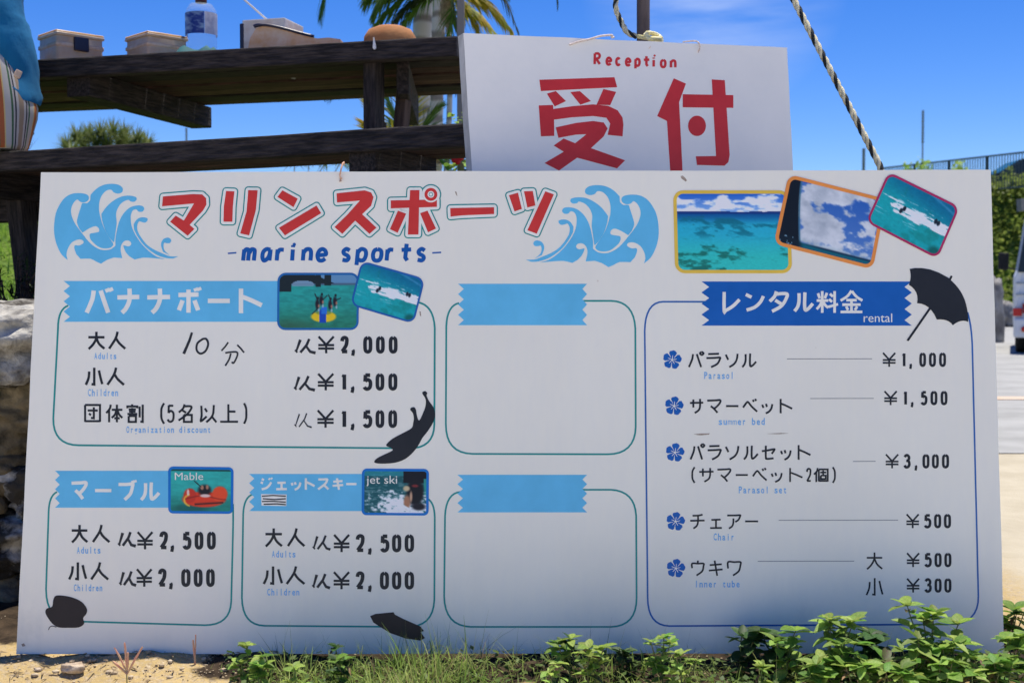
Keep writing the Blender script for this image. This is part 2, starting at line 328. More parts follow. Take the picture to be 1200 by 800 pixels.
def ph_sea(u, v):
    hz = .245+.012*fbm(u*9, u*0, 3); c = lerp(lerp(np.broadcast_to(col(35, 95, 190), u.shape+(3,)), col(120, 165, 220), smoothstep(0, .25, v)), col(235, 240, 248), smoothstep(.5, .68, fbm(u*7, v*16, 5)+.33*smoothstep(.02, .14, v)-.10)*(v > 0)*smoothstep(.0, .05, v))
    c = lerp(c, col(20, 55, 120), (v > hz)*1.); d = (v-.28)/.72
    sea = lerp(np.broadcast_to(col(8, 80, 140), u.shape+(3,)), col(40, 170, 195), smoothstep(-.02, .22, d)); sea = lerp(sea, col(50, 190, 180), smoothstep(.25, .8, d))
    reef = fbm(u*7/(.35+v)+3, v*v*17, 9, 6); sea = lerp(sea, col(10, 100, 115), smoothstep(.52, .70, reef)*.75*smoothstep(.30, .36, v)*(1-smoothstep(.5, .62, v))); reef2 = smoothstep(.5, .72, fbm(u*12, v*22, 21, 6)+.32*blob(u, v, .12, .9, .35, .2, .9)+.25*blob(u, v, .45, .76, .16, .06, .8)+.3*blob(u, v, .95, .8, .12, .08, .8)-.24)
    sea = lerp(sea, col(20, 95, 80), reef2*.8); sea = sea*(1+.12*(fbm(u*60, v*120, 8)-.5))[..., None]
    return lerp(c, sea, smoothstep(.275, .285, v))
def ph_ski(u, v, k=1.35):
    c = lerp(np.broadcast_to(col(8, 105, 140), u.shape+(3,)), col(25, 160, 165), smoothstep(.1, .7, v+.25*(1-u))); c = lerp(c, col(15, 120, 110), smoothstep(.55, .75, fbm(u*5, v*5, 31))*.5)
    dia = v-(.12+.0*u)-.22*(u-.5); c = lerp(c, col(80, 150, 190), np.exp(-((v+.02-.42*(u-.55))/.025)**2)*(u > .5)*.6)
    wake = smoothstep(.48, .62, fbm(u*7, v*26, 12)+.45*np.exp(-(((v-.47-.03*u)/.10))**2)*smoothstep(.08, .3, u)+.12*blob(u, v, .45, .62, .2, .1, .6)-.18)*np.exp(-((v-.5)/.19)**2)
    c = lerp(c, col(225, 235, 240), np.clip(wake*1.3, 0, 1)); c = c*(1+.18*(fbm(u*30, v*40, 4)-.5))[..., None]
    for cu, cv in ((.34, .53), (.37, .47), (.80, .42), (.84, .43)): c = lerp(c, col(25, 35, 45), blob(u, v, cu, cv, .022, .05))
    c = lerp(c, col(10, 70, 60), blob(u, v, .93, .93, .08, .1, .5)*.7); return c
def ph_cloud(u, v):
    sky_ = lerp(np.broadcast_to(col(40, 90, 170), u.shape+(3,)), col(90, 130, 190), v); cl = smoothstep(.46, .60, fbm(u*5.5, v*6, 44)+.35*blob(u, v, .33, .45, .14, .4, .8)+.3*blob(u, v, .85, .8, .35, .28, .8)+.25*blob(u, v, .55, .05, .5, .14, .7)-.12)
    c = lerp(sky_, lerp(np.broadcast_to(col(150, 160, 170), u.shape+(3,)), col(235, 236, 238), fbm(u*9, v*9, 2)), cl); c = lerp(c, col(120, 155, 165), smoothstep(.78, .95, v)*.5)
    c = lerp(c, col(15, 22, 28), 1-smoothstep(.0, .015, u-(.12+.13*v**1.5))); c = lerp(c, col(60, 110, 130), np.exp(-((u-.135-.13*v**1.5)/.008)**2))
    c = lerp(c, col(15, 95, 110), smoothstep(.885, .90, v+.0*u)); c = lerp(c, col(20, 45, 70), np.exp(-((v-.90)/.014)**2)*smoothstep(.2, .5, u)); c = lerp(c, col(18, 30, 38), blob(u, v, .1, .93, .16, .09)); return lerp(c, col(130, 170, 190), (fbm(u*60, v*40, 7) > .66)*(u < .2)*(v > .84)*.8)
def ph_banana(u, v):
    A = 95/66; c = lerp(np.broadcast_to(col(40, 150, 140), u.shape+(3,)), col(40, 120, 95), smoothstep(.4, 1, v)); c = c*(1+.3*(fbm(u*14, v*30, 3)-.5))[..., None]; c = lerp(c, col(60, 85, 60), blob(u, v, .15, .95, .3, .12, .8)*.5)
    skyc = np.broadcast_to(col(95, 140, 175), u.shape+(3,)); c = lerp(c, skyc, (v < .2)*1.); c = lerp(c, col(70, 90, 110), np.exp(-((v-.19)/.02)**2))
    deck = (v < .18)*(v > np.maximum(0, (u-.42)*.62))*(u < .74); hole = (np.hypot((u-.31)/.14, (v-.20)/.075) < 1); legs = ((u < .17)*(v < .33-.05*u)) | ((np.abs(u-.50) < .035)*(v < .24)) | ((np.abs(u-.62) < .04)*(v < .215)); c = lerp(c, col(28, 38, 38), (((deck & ~hole) | legs))*1.); c = lerp(c, col(120, 150, 170), (hole & ~legs & (v < .23))*.8)
    c = lerp(c, col(225, 190, 30), blob(u, v, .57, .77, .155, .10, .12)); c = lerp(c, col(40, 110, 90), blob(u, v, .57, .70, .10, .04, .2)*.5); c = lerp(c, col(25, 70, 170), (np.abs(u-.56) < .04)*blob(u, v, .56, .76, .5, .12, .1)); c = lerp(c, col(40, 110, 200), (np.abs(u-.58) < .035)*(v > .6)*(v < .72)*1.)
    for cu, cv in ((.49, .55), (.54, .48), (.65, .56), (.71, .5)): c = lerp(c, col(34, 26, 32), blob(u, v, cu, cv, .024, .085, .5)); c = lerp(c, col(28, 22, 26), blob(u, v, cu+.008, cv-.11, .014, .024, .4)); c = lerp(c, col(190, 195, 200), blob(u, v, cu+.02, cv+.10, .012, .03, .4)*.7); c = lerp(c, col(160, 110, 90), blob(u, v, cu+.02, cv+.03, .012, .03, .3))
    for a, b in (((.5, .5), (.46, .36)), ((.56, .47), (.61, .4)), ((.66, .5), (.63, .38)), ((.72, .48), (.78, .44)), ((.5, .62), (.43, .72))): c = lerp(c, col(35, 30, 35), 1-smoothstep(.006, .014, seg_d(u, v, a, b, A)))
    return c
def ph_raft(u, v):
    A = 75/54; c = lerp(np.broadcast_to(col(45, 165, 155), u.shape+(3,)), col(30, 125, 108), smoothstep(.4, 1, v))*(1+.25*(fbm(u*12, v*20, 3)-.5))[..., None]; c = lerp(c, col(18, 75, 70), (v < .08)*1.+(v >= .08)*blob(u, v, .35, .9, .3, .1, .5)*.6)
    c = lerp(c, col(215, 60, 30), blob(u, v, .55, .70, .34, .17, .1)); c = lerp(c, col(195, 50, 30), blob(u, v, .33, .62, .1, .16, .15)); c = lerp(c, col(225, 75, 35), blob(u, v, .8, .58, .12, .17, .15)); c = lerp(c, col(250, 190, 60), np.exp(-((np.hypot((u-.36)/.9, (v-.72))-.13)/.018)**2)*(u < .33)*.9); c = lerp(c, col(40, 25, 25), np.exp(-((v-.80+.1*(u-.5))/.02)**2)*(u > .4)*(u < .86)*.9)
    c = lerp(c, col(120, 30, 18), np.exp(-((v-.66-.04*np.sin(u*9))/.016)**2)*(u > .25)*(u < .9)*.7); c = lerp(c, col(25, 25, 28), blob(u, v, .56, .50, .10, .12, .35)); c = lerp(c, col(170, 120, 95), blob(u, v, .52, .44, .025, .05, .4)); c = lerp(c, col(170, 120, 95), blob(u, v, .60, .43, .022, .05, .4)); c = lerp(c, col(235, 225, 215), blob(u, v, .3, .55, .02, .07, .4)*.8); c = lerp(c, col(220, 190, 180), blob(u, v, .57, .62, .08, .035, .3)); c = lerp(c, col(30, 20, 20), 1-smoothstep(.007, .016, seg_d(u, v, (.4, .3), (.5, .42), A))); return c
def ph_jet(u, v):
    c = lerp(np.broadcast_to(col(25, 85, 90), u.shape+(3,)), col(110, 150, 150), smoothstep(.5, .7, fbm(u*14, v*34, 6))*.6); c = lerp(c, col(40, 150, 160), (v < .15)*(u < .65)*.6); c = lerp(c, col(14, 16, 22), (u > .62)*(v < .3)*1.); c = lerp(c, col(50, 150, 140), (u > .93)*(v > .2)*(v < .6)*.9)
    c = lerp(c, col(235, 240, 240), np.clip(smoothstep(.46, .78, fbm(u*20, v*26, 9, 6)+.5*blob(u, v, .68, .88, .42, .24, .9)+.2*blob(u, v, .5, .65, .16, .2, .8)-.15), 0, 1)*(v > .45)); c = lerp(c, col(20, 20, 24), blob(u, v, .80, .5, .13, .3, .25)); c = lerp(c, col(165, 115, 85), blob(u, v, .68, .72, .05, .15, .4)); c = lerp(c, col(200, 180, 140), blob(u, v, .67, .42, .05, .06, .4))
    c = lerp(c, col(225, 228, 228), 1-smoothstep(.015, .04, seg_d(u, v, (.45, .68), (.85, .98), 1.4))); c = lerp(c, col(190, 150, 120), blob(u, v, .74, .60, .02, .12, .5)); c = lerp(c, col(120, 40, 40), blob(u, v, .80, .36, .05, .03, .4)); c = lerp(c, col(30, 28, 34), blob(u, v, .86, .82, .1, .08, .4)); return c
vm = bpy.data.materials.new('printed_photo'); vm.use_nodes = True; vb = vm.node_tree.nodes['Principled BSDF']; va = vm.node_tree.nodes.new('ShaderNodeVertexColor'); va.layer_name = 'print'
vm.node_tree.links.new(va.outputs[0], vb.inputs['Base Color']); vb.inputs['Roughness'].default_value = .4; vb.inputs['Specular IOR Level'].default_value = .3
def inside_round(U, V, W, H, r):
    dx = np.maximum(np.maximum(r-U, U-(W-r)), 0); dy = np.maximum(np.maximum(r-V, V-(H-r)), 0); return np.hypot(dx, dy) <= r
def photo(q, fn, up, r, bw, bm_, name, gain=1.12):
    q = [np.array(c, float) for c in q]; W = np.hypot(*(q[1]-q[0])); H = np.hypot(*(q[3]-q[0])); nx, ny = int(W*1.25), int(H*1.25)
    u, v = np.meshgrid((np.arange(nx+1))/nx, (np.arange(ny+1))/ny); P = (1-v)[..., None]*((1-u)[..., None]*q[0]+u[..., None]*q[1])+v[..., None]*((1-u)[..., None]*q[3]+u[..., None]*q[2])
    rgb = np.clip(fn(np.clip(u, 0, 1), np.clip(v, 0, 1)), 0, 1); lin = np.where(rgb > .04045, ((rgb+.055)/1.055)**2.4, rgb/12.92)*gain; lin = np.clip(lin, 0, .85)
    verts = [B.loc(x, y, up) for x, y in P.reshape(-1, 2)]; keep = inside_round((u[:-1, :-1]+.5/nx)*W, (v[:-1, :-1]+.5/ny)*H, W, H, r); f = []
    for j in range(ny):
        for i in range(nx):
            if keep[j, i]: a = j*(nx+1)+i; f.append((a, a+nx+1, a+nx+2, a+1))
    o = mesh_obj(name, verts, f, vm, price); at_ = o.data.color_attributes.new('print', 'FLOAT_COLOR', 'POINT'); at_.data.foreach_set('color', np.c_[lin.reshape(-1, 3), np.ones(lin.size//3)].ravel())
    def ring(off):
        out = []
        for cx, cy, a0 in ((r, r, 180), (W-r, r, 270), (W-r, H-r, 0), (r, H-r, 90)):
            for k in range(7):
                a = R(a0+15*k); x = cx+(r+off)*math.cos(a); y = cy+(r+off)*math.sin(a); s, t = x/W, y/H
                out.append((1-t)*((1-s)*q[0]+s*q[1])+t*((1-s)*q[3]+s*q[2]))
        return out
    a, b = ring(.8), ring(-bw); n = len(a); v2 = [B.loc(*p, up+.00012) for p in a]+[B.loc(*p, up+.00012) for p in b]
    mesh_obj('photo_border', v2, [(i, n+i, n+(i+1) % n, (i+1) % n) for i in range(n)], bm_, o); return o
def P_(name, polys, m, up, label=None):
    o = B.polys(name, polys, m, up); 
    if label: o['label'] = label
    return o
def line(pts, w, smooth=False): return stroke(crom(pts, k=5) if smooth else pts, w)
def arc(p0, pc, p1, n=8): 
    p0, pc, p1 = map(lambda p: np.array(p, float), (p0, pc, p1)); return [tuple((1-t)**2*p0*1+2*t*(1-t)*pc+t*t*p1) for t in [i/n for i in range(n+1)]]
# frames
def frame(name, parts, m, w, label=None):
    pts = []
    for a in parts: pts += arc(*a) if len(a) == 3 else list(a)
    q = [pts[0]]
    for p in pts[1:]:
        if math.hypot(p[0]-q[-1][0], p[1]-q[-1][1]) > .4: q.append(p)
    P_(name, stroke(q, w), m, .0001, label)
frame('frame_line', [((80, 358), (68, 362), (68, 385)), ((62.5, 490), (62, 521), (92, 521.5)), ((480, 525), (508.5, 525), (509, 497)), ((509.5, 384), (508, 357), (489, 354))], M_teal, 2.2)
frame('frame_line', [((67, 576), (57.5, 580), (57, 600)), ((54, 690), (54, 726), (84, 727.5)), ((240, 732), (270, 732), (271, 704)), ((273, 625), (273.5, 600), (273, 590))], M_teal, 2.1)
frame('frame_line', [((296, 579), (286, 582), (285, 602)), ((283.5, 700), (284, 732), (310, 732.7)), ((475, 734), (508, 735), (509, 702)), ((509.5, 606), (509, 588), (501, 584))], M_teal, 2.1)
frame('frame_line', [((538, 355), (524, 358), (523, 382)), ((522.5, 496), (522, 531), (554, 531.5)), ((712, 532), (744, 532), (745, 500)), ((744.5, 385), (743, 353), (716, 352.5)), [(680, 352.5)]], M_teal, 2.1)
frame('frame_line', [((540, 576), (523, 577), (521.5, 604)), ((520.5, 698), (521, 733), (552, 734)), ((716, 734), (746, 733), (746, 700)), ((745.5, 604), (744, 575), (716, 573.5)), [(680, 573.5)]], M_teal, 2.1)
frame('frame_line', [((826, 353.5), (800, 353.5), (780, 353.5)), ((777, 353.5), (756, 354), (755.5, 388)), ((759, 700), (759, 732), (784, 733)), ((1112, 731), (1147, 731), (1146.5, 698)), ((1139.5, 410), (1139, 384), (1134, 366))], M_fblue, 2.0, 'blue outline of the rental list')
def zz(x_in, x_out, y0, y1, n):
    h = (y1-y0)/(2*n); return [(x_out if k % 2 == 0 else x_in, y0+k*h) for k in range(2*n+1)]
def banner(l_in, l_out, r_in, r_out, y0, y1, m, nl=4, sk=0):
    l = zz(l_in, l_out, y0, y1, nl); r = zz(r_in, r_out, y0+sk, y1+sk, nl) if r_out is not None else [(r_in, y0), (r_in, y1)]
    P_('banner', [l[::-1]+r], m, .0002)
banner(82, 74.5, 330, None, 329.2, 377, M_lblue); banner(543.5, 536.8, 682.5, 688, 332.5, 381, M_lblue); banner(542.5, 536, 682.5, 688, 556, 600, M_lblue)
banner(70, 64.5, 202, None, 551.3, 594.5, M_lblue); banner(298, 292, 428, None, 555, 598.5, M_lblue); banner(831, 822, 1060, 1068.5, 329.8, 381.5, M_dblue)
# wave emblems
def zm(pts, s, ox, oy): return [(x/s+ox, y/s+oy) for x, y in pts]
W1 = crom([(148,722),(95,675),(55,600),(32,520),(25,430),(40,310),(80,220),(130,160),(190,130),(260,125),(318,137),(337,165),(325,195),(290,210),(255,200),(235,182),(205,205),(182,250),(178,300),(195,360),(225,415),(270,475),(320,540),(370,590),(430,625),(480,634),(530,626),(568,600)], k=3)+crom([(574,590),(573,540),(582,480),(600,400),(625,340),(660,290),(710,250),(770,235),(815,240),(832,265),(815,290),(780,290),(760,270),(730,280),(712,320),(712,380),(725,440),(760,510),(810,580),(870,640),(940,690),(1020,715)], k=3)+crom([(900,704),(820,701),(745,718)], k=2)+crom([(700,690),(665,650),(645,600),(652,592),(690,600),(715,580),(700,552),(660,550),(630,580),(620,630),(635,705)], k=3)+crom([(560,700),(500,720),(445,755)], k=2)+crom([(400,735),(350,710),(262,712)], k=2)+crom([(225,670),(207,620),(212,590),(250,592),(288,570),(280,545),(235,540),(180,570),(145,630),(137,680)], k=3)
W2 = crom([(352,140),(400,90),(460,55),(530,42),(600,50),(638,80),(635,115),(600,130),(560,120),(535,95),(490,105),(450,150),(430,210),(428,280),(440,340),(465,420),(500,490),(552,570)], k=3)+crom([(555,588),(530,612),(480,619),(430,608),(385,575),(350,535),(345,490),(380,480),(425,470),(425,440),(395,420),(340,440),(280,478)], k=3)+crom([(250,440),(230,385),(240,330),(265,250),(278,215),(320,215),(348,190)], k=3)
W3 = crom([(447,312),(455,300),(500,240),(560,190),(630,155),(700,148),(755,160),(762,185),(740,203),(705,198),(690,185),(640,205),(600,250),(580,310),(585,390),(575,470),(563,560)], k=3)+crom([(555,562),(520,520),(480,450),(455,370)], k=3)
W5 = crom([(736,405),(760,365),(800,342),(850,345),(862,365),(840,388),(805,382),(785,378),(768,415),(775,470),(810,530),(860,590),(930,635),(1000,665),(1060,688),(1135,690)], k=3)+crom([(1090,708),(1030,705),(950,680),(880,635),(820,580),(770,510),(740,450)], k=3)
W6 = crom([(1000,650),(982,600),(985,560),(1010,530),(1050,523),(1072,545),(1060,570),(1030,572),(1010,568),(1003,600),(1015,640),(1060,680)], k=3)
wl = [zm(p, 7.62, 60, 210) for p in (W1, W2, W3, W5, W6)]
P_('wave_emblem', wl, M_lblue, .0002, 'pale blue breaking waves emblem left of the heading')
P_('wave_emblem', [[(616+(209-x)*1.0707, 217+(y-215.5)*1.027) for x, y in p] for p in wl], M_lblue, .0002, 'pale blue breaking waves emblem right of the heading')
# heading in red with white and teal outlines
H1 = [zm(p, 5, 180, 210) for p in ([(55,102),(230,88),(285,90),(308,112),(310,150),(290,185),(212,268),(240,292),(200,332),(97,250),(130,214),(178,243),(237,143),(50,160)], [(425,70),(474,72),(465,160),(462,250),(410,250),(412,160)], [(555,65),(610,66),(600,180),(560,330),(508,318),(545,190)], [(755,66),(845,115),(820,165),(726,105)], [(955,155),(982,200),(770,330),(735,285)])]
H1 += [zm(p, 4, 320, 190) for p in ([(298,147),(430,133),(460,143),(471,165),(460,205),(418,245),(485,308),(452,337),(385,275),(325,337),(288,305),(350,245),(407,181),(300,190)],)]
H1 += [zm(p, 5, 420, 210) for p in ([(190,125),(460,120),(460,163),(190,172)], [(303,65),(358,65),(352,325),(290,325)], [(232,185),(280,203),(230,315),(185,293)], [(362,200),(405,185),(455,290),(408,312)], [(538,170),(795,165),(795,205),(610,213),(540,220)], [(882,95),(935,80),(958,175),(915,190)], [(970,72),(1022,70),(1037,155),(990,167)], [(1095,72),(1145,90),(1045,320),(990,300)])]
cc = (505, 228); disc = lambda r, n=24: [(cc[0]+r*math.cos(6.2832*k/n), cc[1]+r*math.sin(6.2832*k/n)) for k in range(n)]
gt, gw = [], []
for p in H1+[disc(7.6)]: gt += grow(p, 4.5); gw += grow(p, 3.1)
P_('heading_outline', gt, M_teal, .0003); P_('heading_inner_outline', gw, M_white, .00055); P_('heading', H1, M_red, .0008)
o5 = P_('heading_ring', [disc(9.4)], M_white, .00096); P_('ring_fill', [disc(7.6)], M_red, .0010); P_('ring_fill', [disc(3.9)], M_white, .00104); P_('ring_fill', [disc(2.6)], M_teal, .00108); P_('ring_fill', [disc(1.8)], M_white, .00112)
def lat(cells, y_as, y_base, w, slant=0):
    out = []
    for ch, c, wd in cells: out += glyph(ch, c-wd/2, c+wd/2, y_as, y_base, w, slant)
    return out
P_('subtitle_word', lat([('m', 292, 17), ('a', 312, 13), ('r', 329, 14), ('i', 344.5, 11), ('n', 360, 13.5), ('e', 376.5, 13)], 283.5, 305.8, 4.8, .14)+[[(344.8+2.1*math.cos(k*.7854), 286.6+2.1*math.sin(k*.7854)) for k in range(8)]], M_navy, .0003)
ms = lat([('s', 405.5, 12), ('p', 423.5, 14), ('o', 441.5, 13), ('r', 457.5, 13), ('t', 475.5, 16.5), ('s', 493.5, 12)], 283.5, 305.8, 4.8, .14)
ms += [[(x+3.3*math.cos(k*.7854)+.0, 287+2.1*math.sin(k*.7854)) for k in range(8)] for x in ()]
P_('subtitle_dash', stroke([(267, 297), (277, 296.2)], 1.8), M_navy, .0003); P_('subtitle_dash', stroke([(506.5, 296.4), (517, 295.8)], 1.8), M_navy, .0003)
ms += [[(344.8+2.1*math.cos(k*.7854), 286.6+2.1*math.sin(k*.7854)) for k in range(8)]]
P_('subtitle_word', ms, M_navy, .0003)
# banner lettering
P_('banner_lettering', run([('バ', 99, 132.5), ('ナ', 135, 166), ('ナ', 170, 202), ('ボ', 205.5, 236.5), ('ー', 241, 272), ('ト', 277, 309.5)], 336, 369, 5.2), M_white, .0004)
P_('banner_lettering', run([('マ', 82, 104), ('ー', 109.5, 132.5), ('ブ', 137, 160), ('ル', 163.5, 188)], 561.5, 586.5, 3.9, 1), M_white, .0004)
P_('banner_lettering', run([('ジ', 304, 320.5), ('ェ', 322.5, 337.5), ('ッ', 340, 354), ('ト', 356, 370), ('ス', 371, 386.5), ('キ', 388.5, 403.5), ('ー', 404.5, 419)], 559, 574.5, 2.6), M_white, .0004)
P_('banner_lettering', run([('レ', 845, 869), ('ン', 871.5, 897), ('タ', 900, 926), ('ル', 929, 954)], 339.5, 366, 3.9, .6)+glyph('料', 957, 982, 340.5, 367, 3.1)+glyph('金', 985, 1010.5, 340.5, 367, 3.1), M_white, .0004)
P_('banner_lettering', typed('rental', 1012, 1045.5, 366.5, 377.3), M_white, .0004)
P_('paint_patch', [[(306, 578.5), (336, 579), (335.5, 592.5), (306.5, 592)]], M_white, .00035, 'white paint patch with four struck out lines')
P_('struck_lines', stroke([(307, 581), (320, 580.2), (335, 581)], 1.4)+stroke([(308, 584), (322, 585), (335, 584)], 1.5)+stroke([(307, 587.2), (320, 587), (335, 588)], 1.4)+stroke([(309, 590.5), (325, 590), (335, 591)], 1.5), M_hand, .0005)
# names of the offers
def names(cells, y0, y1, w=2.9, dy=0, nm='item_lettering', m=None): [P_(nm, run(q_, y0, y1, w, dy), m or M_black, .0003) for q_ in ((cells[:3], cells[3:]) if cells[0][0] == '団' else (cells,))]
names([('大', 102, 124), ('人', 126, 148)], 387.5, 410); names([('小', 99.5, 121.5), ('人', 124, 146.5)], 429.5, 452.3)
names([('団', 98, 119), ('体', 123.5, 144.5), ('割', 147.5, 169.5), ('(', 187, 194), ('5', 195, 205.5), ('名', 207.5, 228), ('以', 232, 255), ('上', 257, 280), (')', 284.5, 290.5)], 472.5, 496, 2.5)
names([('大', 82.5, 104), ('人', 107, 129.5)], 613.5, 636.3); names([('小', 80, 102.5), ('人', 105, 128)], 657.3, 680)
names([('大', 309.5, 332), ('人', 335.5, 358)], 617.5, 641); names([('小', 308, 332), ('人', 334, 358)], 662, 685.3)
names([('パ', 806, 825), ('ラ', 826.5, 845.5), ('ソ', 849, 866.5), ('ル', 868.5, 887)], 412.5, 431.3, 2.3)
names([('サ', 807.5, 825), ('マ', 827.5, 846.5), ('ー', 849.5, 866.5), ('ベ', 869.5, 888.5), ('ッ', 891.5, 907), ('ト', 912, 929.5)], 466.3, 485, 2.3)
names([('パ', 808, 826), ('ラ', 828, 846), ('ソ', 849, 867.5), ('ル', 870.5, 889), ('セ', 891.5, 909), ('ッ', 913.5, 928.5), ('ト', 933, 951)], 520.3, 539.3, 2.3)
names([('(', 809.5, 815.5), ('サ', 818.5, 837), ('マ', 839.5, 858), ('ー', 861, 877.5), ('ベ', 881, 899.5), ('ッ', 902.5, 918), ('ト', 923, 941.5), ('2', 944, 951.5), ('個', 953, 971.5), (')', 974.5, 980)], 547.2, 565.3, 2.1)
names([('チ', 808, 826.5), ('ェ', 831, 847), ('ア', 851, 869), ('ー', 872, 889.5)], 601, 620, 2.1); names([('ウ', 809, 826.5), ('キ', 829.5, 848), ('ワ', 851, 869.5)], 655.5, 675, 2.1)
names([('大', 1014.5, 1035)], 646, 667.3, 2.1); names([('小', 1014.5, 1035.5)], 676, 698, 2.1)
for t, a, b, c, d in (('Adults', 110, 137, 413, 420.5), ('Children', 102.5, 139, 455.5, 463.8), ('Organization discount', 147.5, 247.5, 499, 506.8), ('Adults', 89.5, 118.5, 640, 648), ('Children', 86, 120.5, 684, 692), ('Adults', 318, 347, 644.5, 652.5), ('Children', 312.5, 351.5, 689, 697), ('Parasol', 824.5, 860.5, 435.3, 443.7), ('summer bed', 841.5, 897, 489.2, 497.5), ('Parasol set', 865, 922.5, 569.3, 577.5), ('Chair', 835.5, 861, 624.3, 632.5), ('Inner tube', 813.5, 867.5, 679.5, 687.5)):
    P_('translation_lettering', mono(t, a, b, c, d), M_sub, .0003)
# prices
def price_run(cells, y0, y1, w=4.3, thin=2.7):
    out = []; h = w/2
    for ch, a, b in cells:
        ww = thin if ch == '¥' else w
        out += glyph(ch, a+ww*.4, b-ww*.4, y0+ww*.4, y1-ww*.4, ww if ch != ',' else w*.9)
    P_('price_lettering', out, M_black, .0003)
Y = '¥'
price_run([(Y, 371.5, 393), ('2', 398, 409.5), (',', 410.5, 417), ('0', 425, 437), ('0', 440, 451.5), ('0', 455, 466.5)], 392.8, 415)
price_run([(Y, 371, 392.5), ('1', 399, 407), (',', 409.5, 416.5), ('5', 424.5, 437), ('0', 439.5, 451), ('0', 454.5, 466.3)], 436.3, 458.3)
price_run([(Y, 370.5, 392.5), ('1', 399, 407), (',', 409.5, 416.5), ('5', 424.5, 437), ('0', 439.5, 451), ('0', 454.5, 466)], 479.2, 502)
price_run([(Y, 159.5, 180.5), ('2', 186, 197.7), (',', 198.5, 205), ('5', 213.5, 225), ('0', 227.5, 239), ('0', 242, 253.5)], 621.5, 644.3)
price_run([(Y, 158.7, 179.5), ('2', 184.5, 196), (',', 197, 203.5), ('0', 211.7, 224), ('0', 226.5, 238), ('0', 241, 252.3)], 665, 688)
price_run([(Y, 389.7, 411), ('2', 416, 428.3), (',', 430, 436.5), ('5', 445, 457), ('0', 458.7, 471), ('0', 473.5, 486)], 624.7, 647.5)
price_run([(Y, 389.5, 411), ('2', 416, 428), (',', 430, 436.5), ('0', 444.5, 456.5), ('0', 458.7, 471), ('0', 473.5, 486)], 668.3, 691)
def rp(x, y, s, l=2.3):
    cells = []; 
    for ch, a, b in s: cells.append((ch, x+a, x+b))
    price_run(cells, y, y+18.3, 3.1, 2.1)
four = lambda a, b, c, d: [(Y, 0, 17.3), (a, 23.3, 28.5 if a == '1' else 32), (',', 31.5, 36), (b, 43.5, 52.3), (c, 54.8, 64), (d, 66.7, 75.8)]
rp(1033.3, 412.2, four('1', '0', '0', '0')); rp(1035, 457, four('1', '5', '0', '0')); rp(1036.7, 531, [(Y, 0, 17.3), ('3', 21.5, 31), (',', 34, 39), ('0', 43.7, 53), ('0', 54.8, 64), ('0', 66.5, 76)])
for y, a in ((601, '5'), (646.5, '5'), (676.3, '3')): rp(1061.5 if y > 610 else 1061, y, [(Y, 0, 17), (a, 21.2, 31), ('0', 33, 42.5), ('0', 44.5, 54)])
for a, b, y in ((922.3, 1022, 420.3), (949.5, 1024, 466.6), (999.5, 1026, 540.2), (912.5, 1052.5, 609), (888, 1001, 657)): P_('leader_line', stroke([(a, y+.2), (b, y)], .75), M_grey, .0002)
def one_person(x, y, w, k=1, m=None):
    "the handwritten counter 1 person before a price"
    P_('handwritten_mark', stroke([(x+(7.5+random.uniform(-.6, .6))*k, y+2), (x+2.5*k, y+16)], w*1.15, w*.7)+stroke([(x+18*k, y+1), (x+15*k, y+8), (x+7.5*k, y+17)], w)+stroke([(x+14*k, y+9+random.uniform(-1, 1)), (x+19*k, y+16), (x+(25+random.uniform(-1, 1))*k, y+17.5)], w*.85, w*1.2)+(stroke([(x+1.2*k, y+14), (x+4*k, y+17)], w*.7)), m or M_hand, .0003)
one_person(344.5, 396, 3.0); one_person(343.5, 439.5, 3.0); one_person(344, 483, 1.6, .86); one_person(137.5, 622, 3.1, .86); one_person(139, 668, 3.0, .84); one_person(365.5, 626, 2.6, .9); one_person(365, 671, 3.0, .9)
hw = stroke([(225, 389.5), (222, 399), (215.3, 414.5)], 2.7, 3.4)+stroke(crom([(238, 397), (231.5, 402), (230.5, 410), (235, 414.3), (241, 411), (244, 403), (241.5, 397), (236.5, 397.5)], k=4), 2.5)
P_('handwritten_number', hw, M_hand, .0003, 'the number ten written by hand in marker'); hw = stroke([(267.5, 401), (264, 406), (259.5, 411)], 2)+stroke([(278, 404), (282, 408), (286, 413)], 2.1)+stroke(crom([(264, 413.5), (270, 412.5), (277.5, 412.5), (278, 417), (274, 425), (271.5, 424)], k=4), 2.1)+stroke(crom([(270.5, 414), (268.5, 421), (264, 428.5)], k=4), 2.1)
P_('handwritten_character', hw, M_hand, .0003, 'the character for minutes written by hand in marker')
# silhouettes
sil = lambda pts, s, ox, oy: [crom(zm(pts, s, ox, oy), True, 3)]
P_('banana_silhouette', sil([(780,358),(793,352),(803,362),(800,374),(812,400),(833,430),(840,465),(830,500),(805,540),(780,572),(765,600),(740,635),(700,670),(650,688),(590,692),(558,688),(556,678),(570,665),(600,650),(640,630),(632,618),(613,610),(613,600),(640,575),(690,548),(730,525),(737,500),(740,480),(735,455),(723,440),(728,430),(742,428),(750,440),(754,465),(765,490),(785,450),(795,420),(795,390),(782,368)], 4, 300, 370), M_black, .0006)
um = zm([(127,82),(180,73),(240,73),(320,86),(400,115),(480,158),(495,168)], 8, 1050, 305)+zm(crom([(512,185),(560,232),(610,300),(645,375),(665,450),(675,520),(676,577)], k=2), 8, 1050, 305)
for a, b, c in (((676,577),(610,545),(532,608)), ((532,608),(490,545),(382,555)), ((382,555),(320,405),(197,402)), ((197,402),(220,290),(120,230)), ((120,230),(150,150),(127,82))): um += zm(arc(a, b, c, 6)[1:], 8, 1050, 305)
